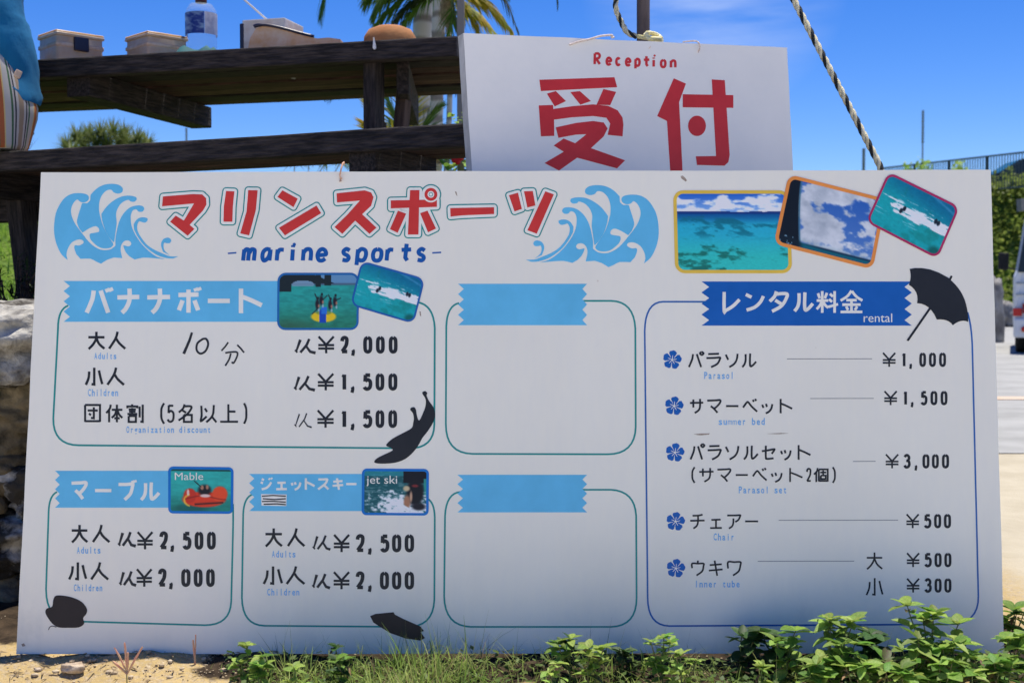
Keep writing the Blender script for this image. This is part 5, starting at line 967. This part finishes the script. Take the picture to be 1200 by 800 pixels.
screw_pine([(418, 192), (432, 190), (444, 192)], 9.5, 'low straw coloured spiky plant left of the bench leg', M_dry, L_=.15, n=100, w=.011, stem=.004)
screw_pine([(500, 196), (515, 192), (505, 187)], 7.2, 'dry brown spiky plant right of the bench leg', M_dry, L_=.13, n=70, w=.012, stem=.006)
v, f = [], []; random.seed(3); c = at(38, 168, 8)
for k in range(9): blade(v, f, at(33, 175, 8)+Vector((rnd(-.02, .02), 0, 0)), Vector((rnd(-.1, .8), 0, 1)), rnd(.06, .13), .004, rnd(-.2, .3), 3)
tag(mesh_obj('twig', v, f, M_frondd), 'thin bare twig beside the seated person above the bench', 'twig')
M_mast = mat('grey_metal', (.22, .22, .21), .6)
def mast(px, y0, y1, Y, w, label, lattice=False):
    a, b_ = at(px, y1, Y), at(px, y0, Y); bm = bmesh.new(); h = b_.z-a.z
    if lattice:
        box(bm, (0, 0, h/2-.6), (w*.55, w*.55, h+1.2)); n = 11
        for k in range(n): box(bm, (0, 0, h*(k+.5)/n*.62+h*.36), (w, w, h/n*.34))
    else: box(bm, (0, 0, h/2-.6), (w, w, h+1.2))
    o = bm_obj('mast', bm, M_mast); o.location = a; tag(o, label, 'mast')
mast(218.5, 150, 166, 60, .07, 'tiny distant mast between the screw pine and the right end of the bench')
mast(1081, 129, 190, 60, .10, 'tall segmented mast on the skyline right of the guy rope', True); mast(1012, 174, 197, 70, .13, 'short distant mast just left of the guy rope')
bm = bmesh.new(); box(bm, (0, 0, .55), (.03, .03, 1.5), None, .004); o = bm_obj('thin_post', bm, mat('grey_post', (.22, .2, .18), .9)); p = at(540, 120, 5.2); o.location = (p.x, 5.2, gz(p.x, 5.2)); tag(o, 'thin grey post beside the left edge of the reception sign', 'post')
# ------------------------------------------------------------------ ovate leaf, shared by weeds
def leaf_mesh(nm, m, L_=1, W=.62, fold=.16, curl=.25):
    v, f = [], []; n = 6
    for k in range(n+1):
        t = k/n; w_ = W*.5*math.sin(math.pi*min(1, t*.94+.05))**.8*(1-.25*t) if k < n else .004; z = -curl*t*t*L_*.6
        v += [(-w_, t*L_, z+fold*w_*2), (0, t*L_, z), (w_, t*L_, z+fold*w_*2)]
        if k: a = 3*k-3; f += [(a, a+1, a+4, a+3), (a+1, a+2, a+5, a+4)]
    me = bpy.data.meshes.new(nm); me.from_pydata(v, [], f); me.materials.append(m); me.polygons.foreach_set('use_smooth', [True]*len(f)); me.update(); return me
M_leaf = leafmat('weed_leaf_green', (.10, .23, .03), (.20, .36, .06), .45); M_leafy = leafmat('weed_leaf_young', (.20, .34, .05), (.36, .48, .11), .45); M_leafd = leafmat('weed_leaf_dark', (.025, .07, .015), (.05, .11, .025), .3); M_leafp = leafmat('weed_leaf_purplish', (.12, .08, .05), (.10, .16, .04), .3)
M_stem = mat('weed_stem', (.12, .20, .05), .7, (.22, .16, .08), scale=30)
M_leafb = leafmat('withered_leaf', (.20, .12, .05), (.34, .24, .10), .3)
LM = {'b': leaf_mesh('leaf', M_leafb, 1, .4, .3, .9), 'g': leaf_mesh('leaf', M_leaf, 1, .72), 'y': leaf_mesh('leaf', M_leafy, 1, .62), 'd': leaf_mesh('leaf', M_leafd, 1, .68), 'p': leaf_mesh('leaf', M_leafp, 1, .5), 'n': leaf_mesh('leaf', M_leafy, 1, .36, .1, .5)}
def weed(px, ytop, Y, label, ls=.026, kinds='ggy', n=None, lean=0, branches=2, seed=0, wd=1.0):
    ls = ls*(1.7 if px > 900 else 1.35)
    random.seed(seed+int(px)); d = sight(px, ytop); top_ = at(px, ytop, Y); x0 = top_.x-lean; z0 = gz(x0, Y); H_ = max(.02, top_.z-z0); e = empty('leafy_weed', (x0, Y, z0), 0, label, 'weed')
    bm = bmesh.new(); stems = []
    pth = [Vector((0, 0, -.01)), Vector((lean*.3+rnd(-.004, .004), rnd(-.006, .006), H_*.4)), Vector((lean*.8, rnd(-.01, .004), H_*.8)), Vector((lean, rnd(-.012, .004), H_*.97))]; stems.append([Vector(p) for p in crom([tuple(p) for p in pth], k=5)])
    for k in range(branches):
        s = rnd(.15, .5); b0 = stems[0][int(s*14)]; a = rnd(0, 6.28); o = Vector((math.cos(a)*wd, math.sin(a)*.5-.25, 0)); L_ = H_*rnd(.35, .6); stems.append([Vector(p) for p in crom([tuple(b0), tuple(b0+o*L_*.35+Vector((0, 0, L_*.4))), tuple(b0+o*L_*.6+Vector((0, 0, L_)))], k=4)])
    for s in stems: tube(bm, s, [.0017*(1-.5*i/len(s)) for i in range(len(s))], 5)
    bm_obj('stem', bm, M_stem, e, True)
    def put(p, a, el, L_, kd):
        o = bpy.data.objects.new('leaf', LM[kd]); C.objects.link(o); o.parent = e; o.location = p; o.rotation_euler = (el, rnd(-.35, .35), a-math.pi/2); o.scale = (L_*rnd(.85, 1.15), L_, L_)
    for si, s in enumerate(stems):
        nn = max(2, int((s[-1]-s[0]).length/(ls*.50)))
        for k in range(nn):
            i = int((k+.6)/nn*(len(s)-1)); a = rnd(0, 6.28) if k % 2 else rnd(0, 6.28)
            for q in (0, 1): put(s[i], a+q*math.pi+rnd(-.4, .4), rnd(-.35, .45), ls*rnd(.65, 1.1)*(1.0-.12*k/nn), random.choice(kinds+kinds+('p' if random.random() < .25 else '')+('b' if random.random() < .3 else '')))
        for q in range(5): put(s[-1], q*1.26+rnd(-.4, .4), rnd(-.1, .7), ls*rnd(.65, 1.0), random.choice(kinds))
    return e
weed(290, 752, 2.23, 'small light green weed, leftmost along the foot of the price board', .020, 'yyg', branches=2); weed(306, 768, 2.16, 'low oval leaved weed right of the leftmost weed', .022, 'gy', branches=2)
weed(345, 778, 2.12, 'yellow green low weed at the bottom edge under the jet ski prices', .018, 'y', branches=2); weed(394, 757, 2.27, 'dark small weed rising against the board below the jet ski silhouette gap', .018, 'd', branches=0)
weed(405, 772, 2.18, 'low mixed weed at the left border of the dense grass', .018, 'gd', branches=2)
weed(668, 748, 2.24, 'leafy weed under the lower empty price frame, left one of two', .021, 'ygd', branches=3); weed(690, 757, 2.18, 'broad leaved bright weed, right one of two under the empty frame', .024, 'y', branches=3); weed(655, 776, 2.12, 'pale low weed beneath the left one of two', .020, 'y', branches=2)
weed(730, 762, 2.27, 'dark leaved weed close to the board between the two frames', .022, 'd', branches=1)
weed(778, 745, 2.22, 'fresh green weed below the left corner of the rental frame', .018, 'yg', branches=3); weed(797, 765, 2.15, 'small bright weed in front of the one at the rental frame corner', .018, 'y', branches=3)
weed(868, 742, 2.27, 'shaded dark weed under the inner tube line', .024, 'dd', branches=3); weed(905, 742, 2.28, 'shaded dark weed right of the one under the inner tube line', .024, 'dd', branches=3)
weed(932, 736, 2.21, 'light weed with drooping leaves left of the tall weed', .022, 'yg', branches=3, lean=.02); weed(893, 778, 2.14, 'low weed with one big yellow green leaf before the dark weeds', .020, 'yn', branches=2)
weed(972, 723, 2.20, 'tall weed with broad leaves under the small size price row', .023, 'gyy', branches=5, wd=.9); weed(985, 752, 2.14, 'bushy weed leaning before the tall weed', .024, 'gy', branches=4)
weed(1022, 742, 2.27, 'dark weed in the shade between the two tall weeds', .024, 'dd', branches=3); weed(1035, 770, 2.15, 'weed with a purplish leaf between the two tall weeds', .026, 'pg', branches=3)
weed(1092, 716, 2.19, 'tallest weed, pointed leaves, below the lowest price of the rental list', .024, 'gyy', branches=7, wd=1.0); weed(1075, 745, 2.13, 'dense weed on the left of the tallest weed base', .022, 'gyn', branches=5); weed(1118, 748, 2.13, 'dense weed on the right of the tallest weed base', .021, 'gyn', branches=5)
weed(1140, 765, 2.20, 'dark small weed below the board corner', .020, 'gd', branches=3); weed(1160, 775, 2.12, 'low bushy weed at the lower right board corner', .018, 'yg', branches=4)
weed(1188, 712, 2.42, 'upright weed just outside the right board edge', .020, 'gy', branches=4, wd=.7); weed(1192, 742, 2.2, 'weed at the bottom right corner of the view', .021, 'gy', branches=4); weed(1176, 768, 2.12, 'low weed left of the corner weed', .018, 'gn', branches=4)
for k, (x, y, Y_) in enumerate(((1010, 775, 2.1), (955, 775, 2.1), (1055, 780, 2.08), (1100, 775, 2.08), (1140, 785, 2.07))):
    weed(x, y, Y_, ('low weed before the tall weed base', 'low weed left of the tall weed base', 'low weed at the bottom edge left of the tallest weed', 'low weed at the bottom edge under the tallest weed', 'low weed at the bottom edge right of the tallest weed')[k], .020, 'yg', branches=4)
# grasses
def patch(name, spots, m, label, seed, cat=None):
    random.seed(seed); v, f = [], []
    for (xa, xb, n, hmin, hmax, w_, bend, ya, yb) in spots:
        for k in range(n):
            px = rnd(xa, xb); Y_ = rnd(ya, yb); x = (px-600)/1500*Y_; a = rnd(0, 6.28); el = rnd(.6, 1.5); d = Vector((math.cos(a)*math.cos(el), math.sin(a)*math.cos(el)*.7-.08, math.sin(el))); blade(v, f, (x, Y_, gz(x, Y_)-.004), d, rnd(hmin, hmax), w_*rnd(.7, 1.2), bend*rnd(.2, 1.8), 5)
    o = mesh_obj(name, v, f, m); tag(o, label, None, None, 'stuff'); return o
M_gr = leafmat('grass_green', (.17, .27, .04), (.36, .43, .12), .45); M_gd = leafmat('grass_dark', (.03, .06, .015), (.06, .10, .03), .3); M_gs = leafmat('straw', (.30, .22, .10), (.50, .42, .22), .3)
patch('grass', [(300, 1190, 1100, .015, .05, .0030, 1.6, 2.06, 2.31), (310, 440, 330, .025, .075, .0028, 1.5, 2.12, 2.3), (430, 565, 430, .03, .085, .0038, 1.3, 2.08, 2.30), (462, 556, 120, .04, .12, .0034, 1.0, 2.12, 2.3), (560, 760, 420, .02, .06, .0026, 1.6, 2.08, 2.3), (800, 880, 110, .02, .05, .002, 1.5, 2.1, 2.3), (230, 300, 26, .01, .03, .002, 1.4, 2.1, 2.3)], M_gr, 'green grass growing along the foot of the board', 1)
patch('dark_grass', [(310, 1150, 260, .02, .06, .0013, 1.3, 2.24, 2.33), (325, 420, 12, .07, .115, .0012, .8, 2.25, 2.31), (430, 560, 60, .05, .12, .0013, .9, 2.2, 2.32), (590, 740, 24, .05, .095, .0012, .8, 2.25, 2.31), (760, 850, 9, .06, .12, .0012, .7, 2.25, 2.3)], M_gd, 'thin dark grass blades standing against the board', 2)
patch('dry_grass', [(430, 570, 320, .03, .09, .0016, 1.9, 2.08, 2.3), (640, 700, 40, .015, .045, .0016, 1.8, 2.08, 2.2), (300, 1150, 120, .012, .04, .0014, 1.8, 2.07, 2.3), (845, 900, 18, .02, .05, .0014, 1.6, 2.1, 2.25), (1010, 1180, 30, .03, .06, .0013, 1.6, 2.1, 2.25)], M_gs, 'straw coloured dry blades mixed into the grass', 3)
patch('tall_grass', [(300, 470, 22, .05, .10, .0018, 1.2, 2.2, 2.3), (860, 1170, 34, .06, .12, .0018, 1.1, 2.08, 2.25), (470, 560, 60, .09, .15, .0020, 1.3, 2.14, 2.3), (325, 350, 6, .07, .12, .0018, 1.0, 2.2, 2.3), (440, 460, 8, .07, .12, .0018, 1.2, 2.2, 2.3), (590, 740, 40, .06, .11, .0018, 1.2, 2.2, 2.3), (760, 870, 12, .07, .13, .0016, 1.2, 2.2, 2.3), (1010, 1060, 8, .07, .13, .0018, 1.0, 2.1, 2.25)], leafmat('tall_grass_green', (.10, .17, .04), (.34, .36, .14), .45), 'tall arching grass blades in front of the board', 12)
# litter of small leaves hiding the soil
random.seed(4); v, f = [], []
for k in range(3800):
    px = rnd(255, 1195); Y_ = rnd(2.05, 2.31); x = (px-600)/1500*Y_; dn = 1 if px > 860 else .55
    if random.random() > dn: continue
    a = rnd(0, 6.28); L_ = rnd(.008, .02); p = Vector((x, Y_, gz(x, Y_)+rnd(.004, .022))); d = Vector((math.cos(a), math.sin(a), rnd(-.2, .6))).normalized(); s = d.cross(Vector((rnd(-.3, .3), rnd(-.3, .3), 1))).normalized()*L_*.3; b0 = len(v)
    v += [p, p+d*L_*.5+s, p+d*L_, p+d*L_*.5-s]; f.append((b0, b0+1, b0+2, b0+3))
tag(mesh_obj('ground_cover', v, f, leafmat('creeping_leaves', (.04, .10, .018), (.12, .20, .04), .35)), 'small creeping leaves covering the soil before the board', None, None, 'stuff')
# single tall seed stalks
def seed_stalk(px, ybase, label, ears):
    p = at_z(px, ybase, 0); e = empty('seed_stalk', (p.x, p.y, 0), 0, label, 'grass stalk'); M_ear = mat('seed_ear', (.50, .36, .20), .9, (.62, .26, .18), scale=50)
    sc_ = p.y/1500; bm = bmesh.new(); tube(bm, [(0, 0, -.01), (-.001, 0, ears[0][1]*sc_*1)], .0011, 5); bm_obj('stem', bm, M_stem, e)
    for x0, z0_, x1, z1_, w_ in ears[1:]:
        bm = bmesh.new(); pts = crom([(x0*sc_, 0, z0_*sc_), ((x0+x1)/2*sc_, -.001, (z0_+z1_)/2*sc_+.001), (x1*sc_, -.002, z1_*sc_)], k=4); tube(bm, pts, [.0008+.0011*w_*math.sin(math.pi*min(.98, .15+.8*i/len(pts))) for i in range(len(pts))], 6)
        for v_ in bm.verts: v_.co += Vector((rnd(-1, 1), rnd(-1, 1), rnd(-1, 1)))*.0004
        bm_obj('ear', bm, M_ear, e, True)
seed_stalk(149, 803, 'dry seed stalk with five spread ears on the sand at left', [(0, 22), (0, 14, -17, 30, 1.3), (0, 16, -14, 46, 1), (0, 20, -2, 52, 1.1), (0, 18, 2, 40, 1.3), (0, 14, 19, 47, 1)])
seed_stalk(229, 790, 'thin green stalk standing before the lower left of the board', [(0, 12), (0, 10, -2, 42, .9), (0, 22, 1, 48, .4)])
# hibiscus behind the sign edge
hb_ = at(540, 190, 4.6); e = empty('hibiscus', (hb_.x, 4.6, gz(hb_.x, 4.6)), 0, 'hibiscus bush with one red flower beside the reception sign', 'bush')
bm = bmesh.new(); q = hb_-e.location; tube(bm, [(0, 0, -.05), (0, 0, q.z)], .012, 6); tube(bm, [(0, 0, q.z*.6), (.01, 0, (at(536, 140, 4.6)-e.location).z)], .004, 6); bm_obj('stem', bm, M_stem, e)
def loose(parent, c, n, r, L_, kinds):
    for k in range(n):
        o = bpy.data.objects.new('leaf', LM[random.choice(kinds)]); C.objects.link(o); o.parent = parent; o.location = Vector(c)+Vector((rnd(-r, r), rnd(-r, r), rnd(-r, r))); o.rotation_euler = (rnd(-.6, .8), rnd(-.5, .5), rnd(0, 6.3)); s = L_*rnd(.7, 1.2); o.scale = (s, s, s)
loose(e, q+Vector((.01, 0, -.02)), 46, .05, .05, 'gyd'); loose(e, at(535, 138, 4.6)-e.location, 10, .018, .035, 'yy'); loose(e, q+Vector((0, .1, -.2)), 60, .12, .06, 'gd')
bm = bmesh.new(); fc = at(535.5, 185.5, 4.5)-e.location
for k in range(5):
    a = k*1.2566; rr2 = .012; c = fc+Vector((math.cos(a)*.011, -.004, math.sin(a)*.011)); bmesh.ops.create_uvsphere(bm, u_segments=10, v_segments=6, radius=rr2, matrix=Matrix.Translation(c) @ Matrix.Rotation(a, 4, 'Y') @ Matrix.Diagonal((1.1, .35, .85, 1)))
tube(bm, [fc, fc+Vector((.002, -.018, .004))], .0018, 6); bm_obj('flower', bm, mat('red_petal', (.62, .01, .012), .5, transl=.2), e, True)
# lawn tufts on the rise at the left, dark shrub by the rocks
random.seed(8); v, f = [], []
for k in range(5200):
    y = rnd(4.2, 10.5); px = rnd(-60, 70); x = (px-600)/1500*y; a = rnd(0, 6.28); el = rnd(.7, 1.4); blade(v, f, (x, y, gz(x, y)-.01), Vector((math.cos(a)*math.cos(el), math.sin(a)*math.cos(el), math.sin(el))), rnd(.05, .13), .009, rnd(.5, 1.6), 3)
tag(mesh_obj('lawn_grass', v, f, leafmat('sunny_lawn_grass', (.10, .20, .02), (.24, .34, .05), .5)), 'sunny lawn grass on the rise beyond the bench', None, None, 'stuff')
sb = at(20, 330, 3.5); e = empty('dark_shrub', (sb.x, 3.5, gz(sb.x, 3.5)), 0, 'scrubby dark shrub in shade behind the topmost rock', 'shrub'); v, f = [], []; bm = bmesh.new()
for k in range(26):
    a = rnd(-1, 1); p = [(rnd(-.07, .09), rnd(-.05, .05), -.02), (a*.10, 0, rnd(.04, .09)), (a*.14+rnd(-.03, .03), 0, rnd(.08, .19))]; tube(bm, p, .0022, 4, False)
    for q_ in range(9): blade(v, f, Vector(p[1]).lerp(Vector(p[2]), rnd(0, 1)), Vector((rnd(-1, 1), rnd(-1, 1), rnd(-.1, 1))), rnd(.02, .05), .008, .5, 2)
bm_obj('stems', bm, M_wood2, e); mesh_obj('foliage', v, f, M_gd, e)
# ------------------------------------------------------------------ far embankment: greenery, fence, car, wall
random.seed(9); v, f = [], []
for k in range(15000):
    y = rnd(33.3, 39); x = rnd(9.5, 19); n_ = noise.fractal(Vector((x*.8, y*.8, 0)), 1, 2, 4); z = gz(x, y)+max(0, .30+.55*n_)*rnd(.3, 1.1); L_ = rnd(.08, .19); a = rnd(0, 6.28); d = Vector((math.cos(a), math.sin(a)*.6-.3, rnd(-.3, .9))).normalized(); s = d.cross(Vector((rnd(-1, 1), rnd(-1, 1), 1))).normalized()*L_*.38; p = Vector((x, y, z)); b0 = len(v)
    v += [p, p+d*L_*.5+s, p+d*L_, p+d*L_*.5-s]; f.append((b0, b0+1, b0+2, b0+3))
for k in range(5200):      # upper band, nearer the top
    y = rnd(36.2, 39.4); x = rnd(11, 18); n_ = noise.fractal(Vector((x*1.1, y*.8, 5)), 1, 2, 4); z = gz(x, y)+max(0, .25+.6*n_)*rnd(.2, 1.2); L_ = rnd(.08, .17); a = rnd(0, 6.28); d = Vector((math.cos(a), -.4, rnd(-.3, .9))).normalized(); s = d.cross(Vector((rnd(-1, 1), rnd(-1, 1), 1))).normalized()*L_*.38; p = Vector((x, y, z)); b0 = len(v)
    v += [p, p+d*L_*.5+s, p+d*L_, p+d*L_*.5-s]; f.append((b0, b0+1, b0+2, b0+3))
tag(mesh_obj('embankment_greenery', v, f, leafmat('embankment_green', (.12, .22, .03), (.36, .42, .10), .5)), 'tangled green undergrowth covering the embankment at the right', None, None, 'stuff')
def far_shrub(px, ytop, w, seed, label):
    random.seed(seed); c = at(px, ytop, 37.2); zb = gz(c.x, 37.2); e = empty('skyline_shrub', (c.x, 37.2, zb), 0, label, 'shrub'); v, f = [], []; h = c.z-zb
    for k in range(700):
        t_ = random.random()**.7; r = w*(1-.5*t_)*random.random()**.5; a = rnd(0, 6.28); p = Vector((r*math.cos(a), r*math.sin(a), h*t_*rnd(.75, 1.04))); d = Vector((rnd(-1, 1), rnd(-1, 1), rnd(-.2, 1))).normalized(); L_ = rnd(.06, .13); s = d.cross(Vector((rnd(-1, 1), 1, .3))).normalized()*L_*.35; b0 = len(v); v += [p, p+d*L_*.5+s, p+d*L_, p+d*L_*.5-s]; f.append((b0, b0+1, b0+2, b0+3))
    mesh_obj('foliage', v, f, M_leafy, e); bm = bmesh.new(); tube(bm, [(0, 0, -.1), (0, 0, h*.7)], .03, 6); bm_obj('stem', bm, M_stem, e)
far_shrub(1083, 187, .42, 1, 'shrub poking above the price board under the segmented mast'); far_shrub(1064, 193, .3, 2, 'lower shrub left of the one under the segmented mast'); far_shrub(1124, 190, .42, 3, 'shrub before the railing above the right part of the board')
M_rail = mat('green_grey_railing', (.035, .06, .06), .5); fa, fb = at(1035, 197, 44), at(1262, 171.5, 34); fz = gz(fb.x, 40)-.02; L_ = (Vector((fb.x, fb.y, 0))-Vector((fa.x, fa.y, 0))).length; fr = math.atan2(fb.y-fa.y, fb.x-fa.x)
fe = empty('railing', (fa.x, fa.y, 0), fr, 'long dark metal railing along the top of the embankment', 'railing')
zt0, zt1 = fa.z, fb.z
def rail(off, nm):
    bm = bmesh.new(); tube(bm, [(0, 0, zt0-off), (L_, 0, zt1-off)], .028, 6); bm_obj(nm, bm, M_rail, fe)
rail(0, 'top_rail'); rail(.98, 'bottom_rail')
n = int(L_/2.0)
for k in range(n+1):
    t_ = k/n; bm = bmesh.new(); box(bm, (L_*t_, 0, zt0+(zt1-zt0)*t_-.6), (.07, .07, 1.24)); bm_obj('post', bm, M_rail, fe)
bm = bmesh.new(); n = int(L_/.135)
for k in range(n): t_ = (k+.5)/n; box(bm, (L_*t_, 0, zt0+(zt1-zt0)*t_-.49), (.022, .022, .96))
bm_obj('bars', bm, M_rail, fe)['kind'] = 'stuff'
bm = bmesh.new(); box(bm, (0, 0, 0), (5, .25, .34)); o = bm_obj('low_concrete_wall', bm, mat('old_concrete', (.16, .16, .15), .95, (.30, .29, .27), scale=3)); p = at(1292, 236, 35.9); o.location = p; o.rotation_euler = (0, R(-3), R(8)); tag(o, 'low grey concrete wall half buried in the embankment greenery', 'wall')
def extrude_profile(pts, w, parent, m, nm, inset=None, smooth=False):
    "side profile (length, height) made w wide; inset(h) narrows the upper part"
    bm = bmesh.new(); a = []; b_ = []
    for x, z in pts:
        k = inset(z) if inset else 0; a.append(bm.verts.new((x, -w/2+k, z))); b_.append(bm.verts.new((x, w/2-k, z)))
    n = len(pts)
    for i in range(n): bm.faces.new((a[i], a[(i+1) % n], b_[(i+1) % n], b_[i]))
    bm.faces.new(a[::-1]); bm.faces.new(b_); bmesh.ops.recalc_face_normals(bm, faces=bm.faces[:]); bmesh.ops.bevel(bm, geom=[e for e in bm.edges if e.calc_face_angle(0) > .5], offset=.03, segments=2, affect='EDGES'); return bm_obj(nm, bm, m, parent, smooth)
M_cpaint = mat('dark_car_paint', (.02, .022, .025), .4, spec=.3); M_glass = mat('dark_car_glass', (.02, .03, .032), .3, spec=.4); M_gglass = mat('green_tinted_glass', (.03, .16, .12), .12, spec=.8); M_tyre = mat('tyre_rubber', (.012, .012, .012), .8); M_rim = mat('wheel_metal', (.4, .4, .4), .4, metal=.6)
cx = at(1158, 200, 41); car = empty('parked_car', (cx.x-.75, 41.0, 3.72), 0, 'dark parked car seen behind the railing at the upper right', 'car')
extrude_profile([(0, .3), (-.02, .62), (.9, .84), (1.0, .88), (3.6, .9), (4.2, .86), (4.25, .35)], 1.66, car, M_cpaint, 'body')
extrude_profile([(.85, .86), (1.55, 1.30), (1.95, 1.42), (2.9, 1.46), (3.5, 1.36), (4.05, .9)], 1.5, car, M_glass, 'cabin_glass', lambda z: .14*(z-.86)/.6)
extrude_profile([(1.52, 1.32), (1.95, 1.445), (2.9, 1.485), (3.5, 1.385), (3.45, 1.36), (2.9, 1.44), (1.95, 1.40)], 1.42, car, M_cpaint, 'roof', lambda z: .08)
bm = bmesh.new(); q_ = [bm.verts.new(p) for p in ((.90, -.60, .91), (.90, .60, .91), (1.54, .55, 1.31), (1.54, -.55, 1.31))]; bm.faces.new(q_); bmesh.ops.translate(bm, vec=(-.02, 0, .02), verts=bm.verts[:]); bm_obj('windscreen', bm, M_gglass, car)
def wheel(parent, c, r, w_, axis_y=True):
    bm = bmesh.new(); prof = [(r*.62, -w_/2), (r*.95, -w_/2), (r, -w_*.35), (r, w_*.35), (r*.95, w_/2), (r*.62, w_/2)]; lathe(bm, prof, seg=28); M_ = Matrix.Rotation(R(90), 4, 'X') if axis_y else Matrix.Rotation(R(90), 4, 'Y'); bmesh.ops.transform(bm, matrix=Matrix.Translation(c) @ M_, verts=bm.verts); o = bm_obj('wheel', bm, M_tyre, parent, True)
    bm = bmesh.new(); lathe(bm, [(r*.12, -w_*.3), (r*.60, -w_*.42), (r*.60, w_*.42), (r*.12, w_*.3)], seg=20); bmesh.ops.transform(bm, matrix=Matrix.Translation(c) @ M_, verts=bm.verts); bm_obj('rim', bm, M_rim, o, True)
for x in (.8, 3.4):
    for s in (-1, 1): wheel(car, (x, s*.74, .30), .30, .18)
# white van, tail towards the viewer
hd = -math.atan2(585, 1500); vl = at(1186.5, 413, 15.7); W_ = 1.475; vo = Vector((vl.x, 15.7, 0))
van = empty('parked_van', (vo.x, vo.y, .004), hd, 'small white van parked on the road at the right edge, seen from behind', 'van')
M_wp = mat('white_car_paint', (.72, .73, .74), .28, (.66, .67, .68), scale=3, spec=.6); M_bpl = mat('blue_grey_pillar', (.30, .34, .38), .3)
def section(y, zs): return [(x, y, z) for x, z in zs]
half = [(.03, .22), (.0, .40), (.0, .95), (.035, 1.05), (.10, 1.55), (.16, 1.78), (.26, 1.86), (W_/2, 1.89)]
full = half+[(W_-x, z) for x, z in half[-2::-1]]
bm = bmesh.new(); rows = []
for y, k, dz in ((0, .02, 0), (.05, 0, 0), (1.2, 0, .02), (2.4, 0, .0), (2.95, .0, -.10), (3.35, .02, -1.0)):
    row = []
    for x, z in full:
        if z > .95 and dz < -.05: z2 = max(.95, z+dz*(z-.95)/.94)
        else: z2 = z
        xx = W_/2+(x-W_/2)*(1-k*2); yy = y+(.10*(z-.95) if y < .1 and z > .95 else 0); row.append(bm.verts.new((xx, yy, z2)))
    rows.append(row)
for i in range(len(rows)-1):
    for k in range(len(full)-1): bm.faces.new((rows[i][k], rows[i][k+1], rows[i+1][k+1], rows[i+1][k]))
bm.faces.new(rows[0][::-1]); bm.faces.new(rows[-1]); 
for i in range(len(rows)-1): bm.faces.new((rows[i][0], rows[i+1][0], rows[i+1][-1], rows[i][-1]))
bmesh.ops.recalc_face_normals(bm, faces=bm.faces[:]); bm_obj('body', bm, M_wp, van, False)
def plate(nm, pts, th, m, par=van):
    bm = bmesh.new(); q = [bm.verts.new(p) for p in pts]; f0 = bm.faces.new(q); r = bmesh.ops.extrude_face_region(bm, geom=[f0]); bmesh.ops.translate(bm, vec=(0, -th, 0), verts=[x for x in r['geom'] if isinstance(x, bmesh.types.BMVert)]); bmesh.ops.recalc_face_normals(bm, faces=bm.faces[:]); return bm_obj(nm, bm, m, par)
yr = lambda z: (.10*(z-.95) if z > .95 else 0)+.0
plate('rear_window', [(.05, yr(1.0)+.02, 1.00), (W_-.05, yr(1.0)+.02, 1.00), (W_-.15, yr(1.66)+.02, 1.70), (.15, yr(1.66)+.02, 1.70)], .03, M_glass)
for s in (0, 1):
    X_ = lambda x: W_-x if s else x
    plate('pillar', [(X_(.02), yr(1.02)+.02, 1.02), (X_(.05), yr(1.02)+.02, 1.02), (X_(.15), yr(1.66)+.02, 1.66), (X_(.12), yr(1.66)+.02, 1.66)], .034, M_bpl)
    plate('tail_lamp', [(X_(.0), .01, .465), (X_(.10), .01, .465), (X_(.10), .01, .56), (X_(.0), .01, .56)], .035, mat('red_lamp_plastic', (.55, .01, .01), .25)); plate('lamp_housing', [(X_(.105), .0, .50), (X_(.22), .0, .50), (X_(.22), .0, .62), (X_(.105), .0, .62)], .05, mat('dark_red_lamp', (.25, .01, .015), .25))
    bm = bmesh.new(); lathe(bm, [(.035, 0), (.035, .02), (.02, .026)], seg=16); bmesh.ops.transform(bm, matrix=Matrix.Translation((X_(.13), -.075, .305)) @ Matrix.Rotation(R(90), 4, 'X'), verts=bm.verts); bm_obj('reflector', bm, mat('red_reflector', (.5, .03, .015), .3), van)
    for y in (.62, 2.75): wheel(van, (X_(.11), y, .26), .26, .15, False)
    bm = bmesh.new(); box(bm, (X_(-.13), 2.35, 1.20), (.14, .07, .24), None, .03); o = bm_obj('mirror', bm, M_tyre, van); bm = bmesh.new(); tube(bm, [(X_(.02), 2.4, 1.08), (X_(-.1), 2.36, 1.12)], .012, 6); bm_obj('arm', bm, M_tyre, o)
bm = bmesh.new(); box(bm, (W_/2, .0, .32), (W_-.01, .14, .24), None, .03); bm_obj('bumper', bm, M_wp, van)
for z in (.72, .86): plate('trim_strip', [(.03, .0, z), (W_-.03, .0, z), (W_-.03, .0, z+.02), (.03, .0, z+.02)], .012, M_bpl)
plate('number_plate', [(W_/2-.165, .0, .60), (W_/2+.165, .0, .60), (W_/2+.165, .0, .765), (W_/2-.165, .0, .765)], .02, mat('yellow_plate', (.75, .6, .08), .4))
bm = bmesh.new(); box(bm, (W_/2, .25, .2), (W_*.8, .4, .12)); bm_obj('underbody', bm, M_tyre, van)
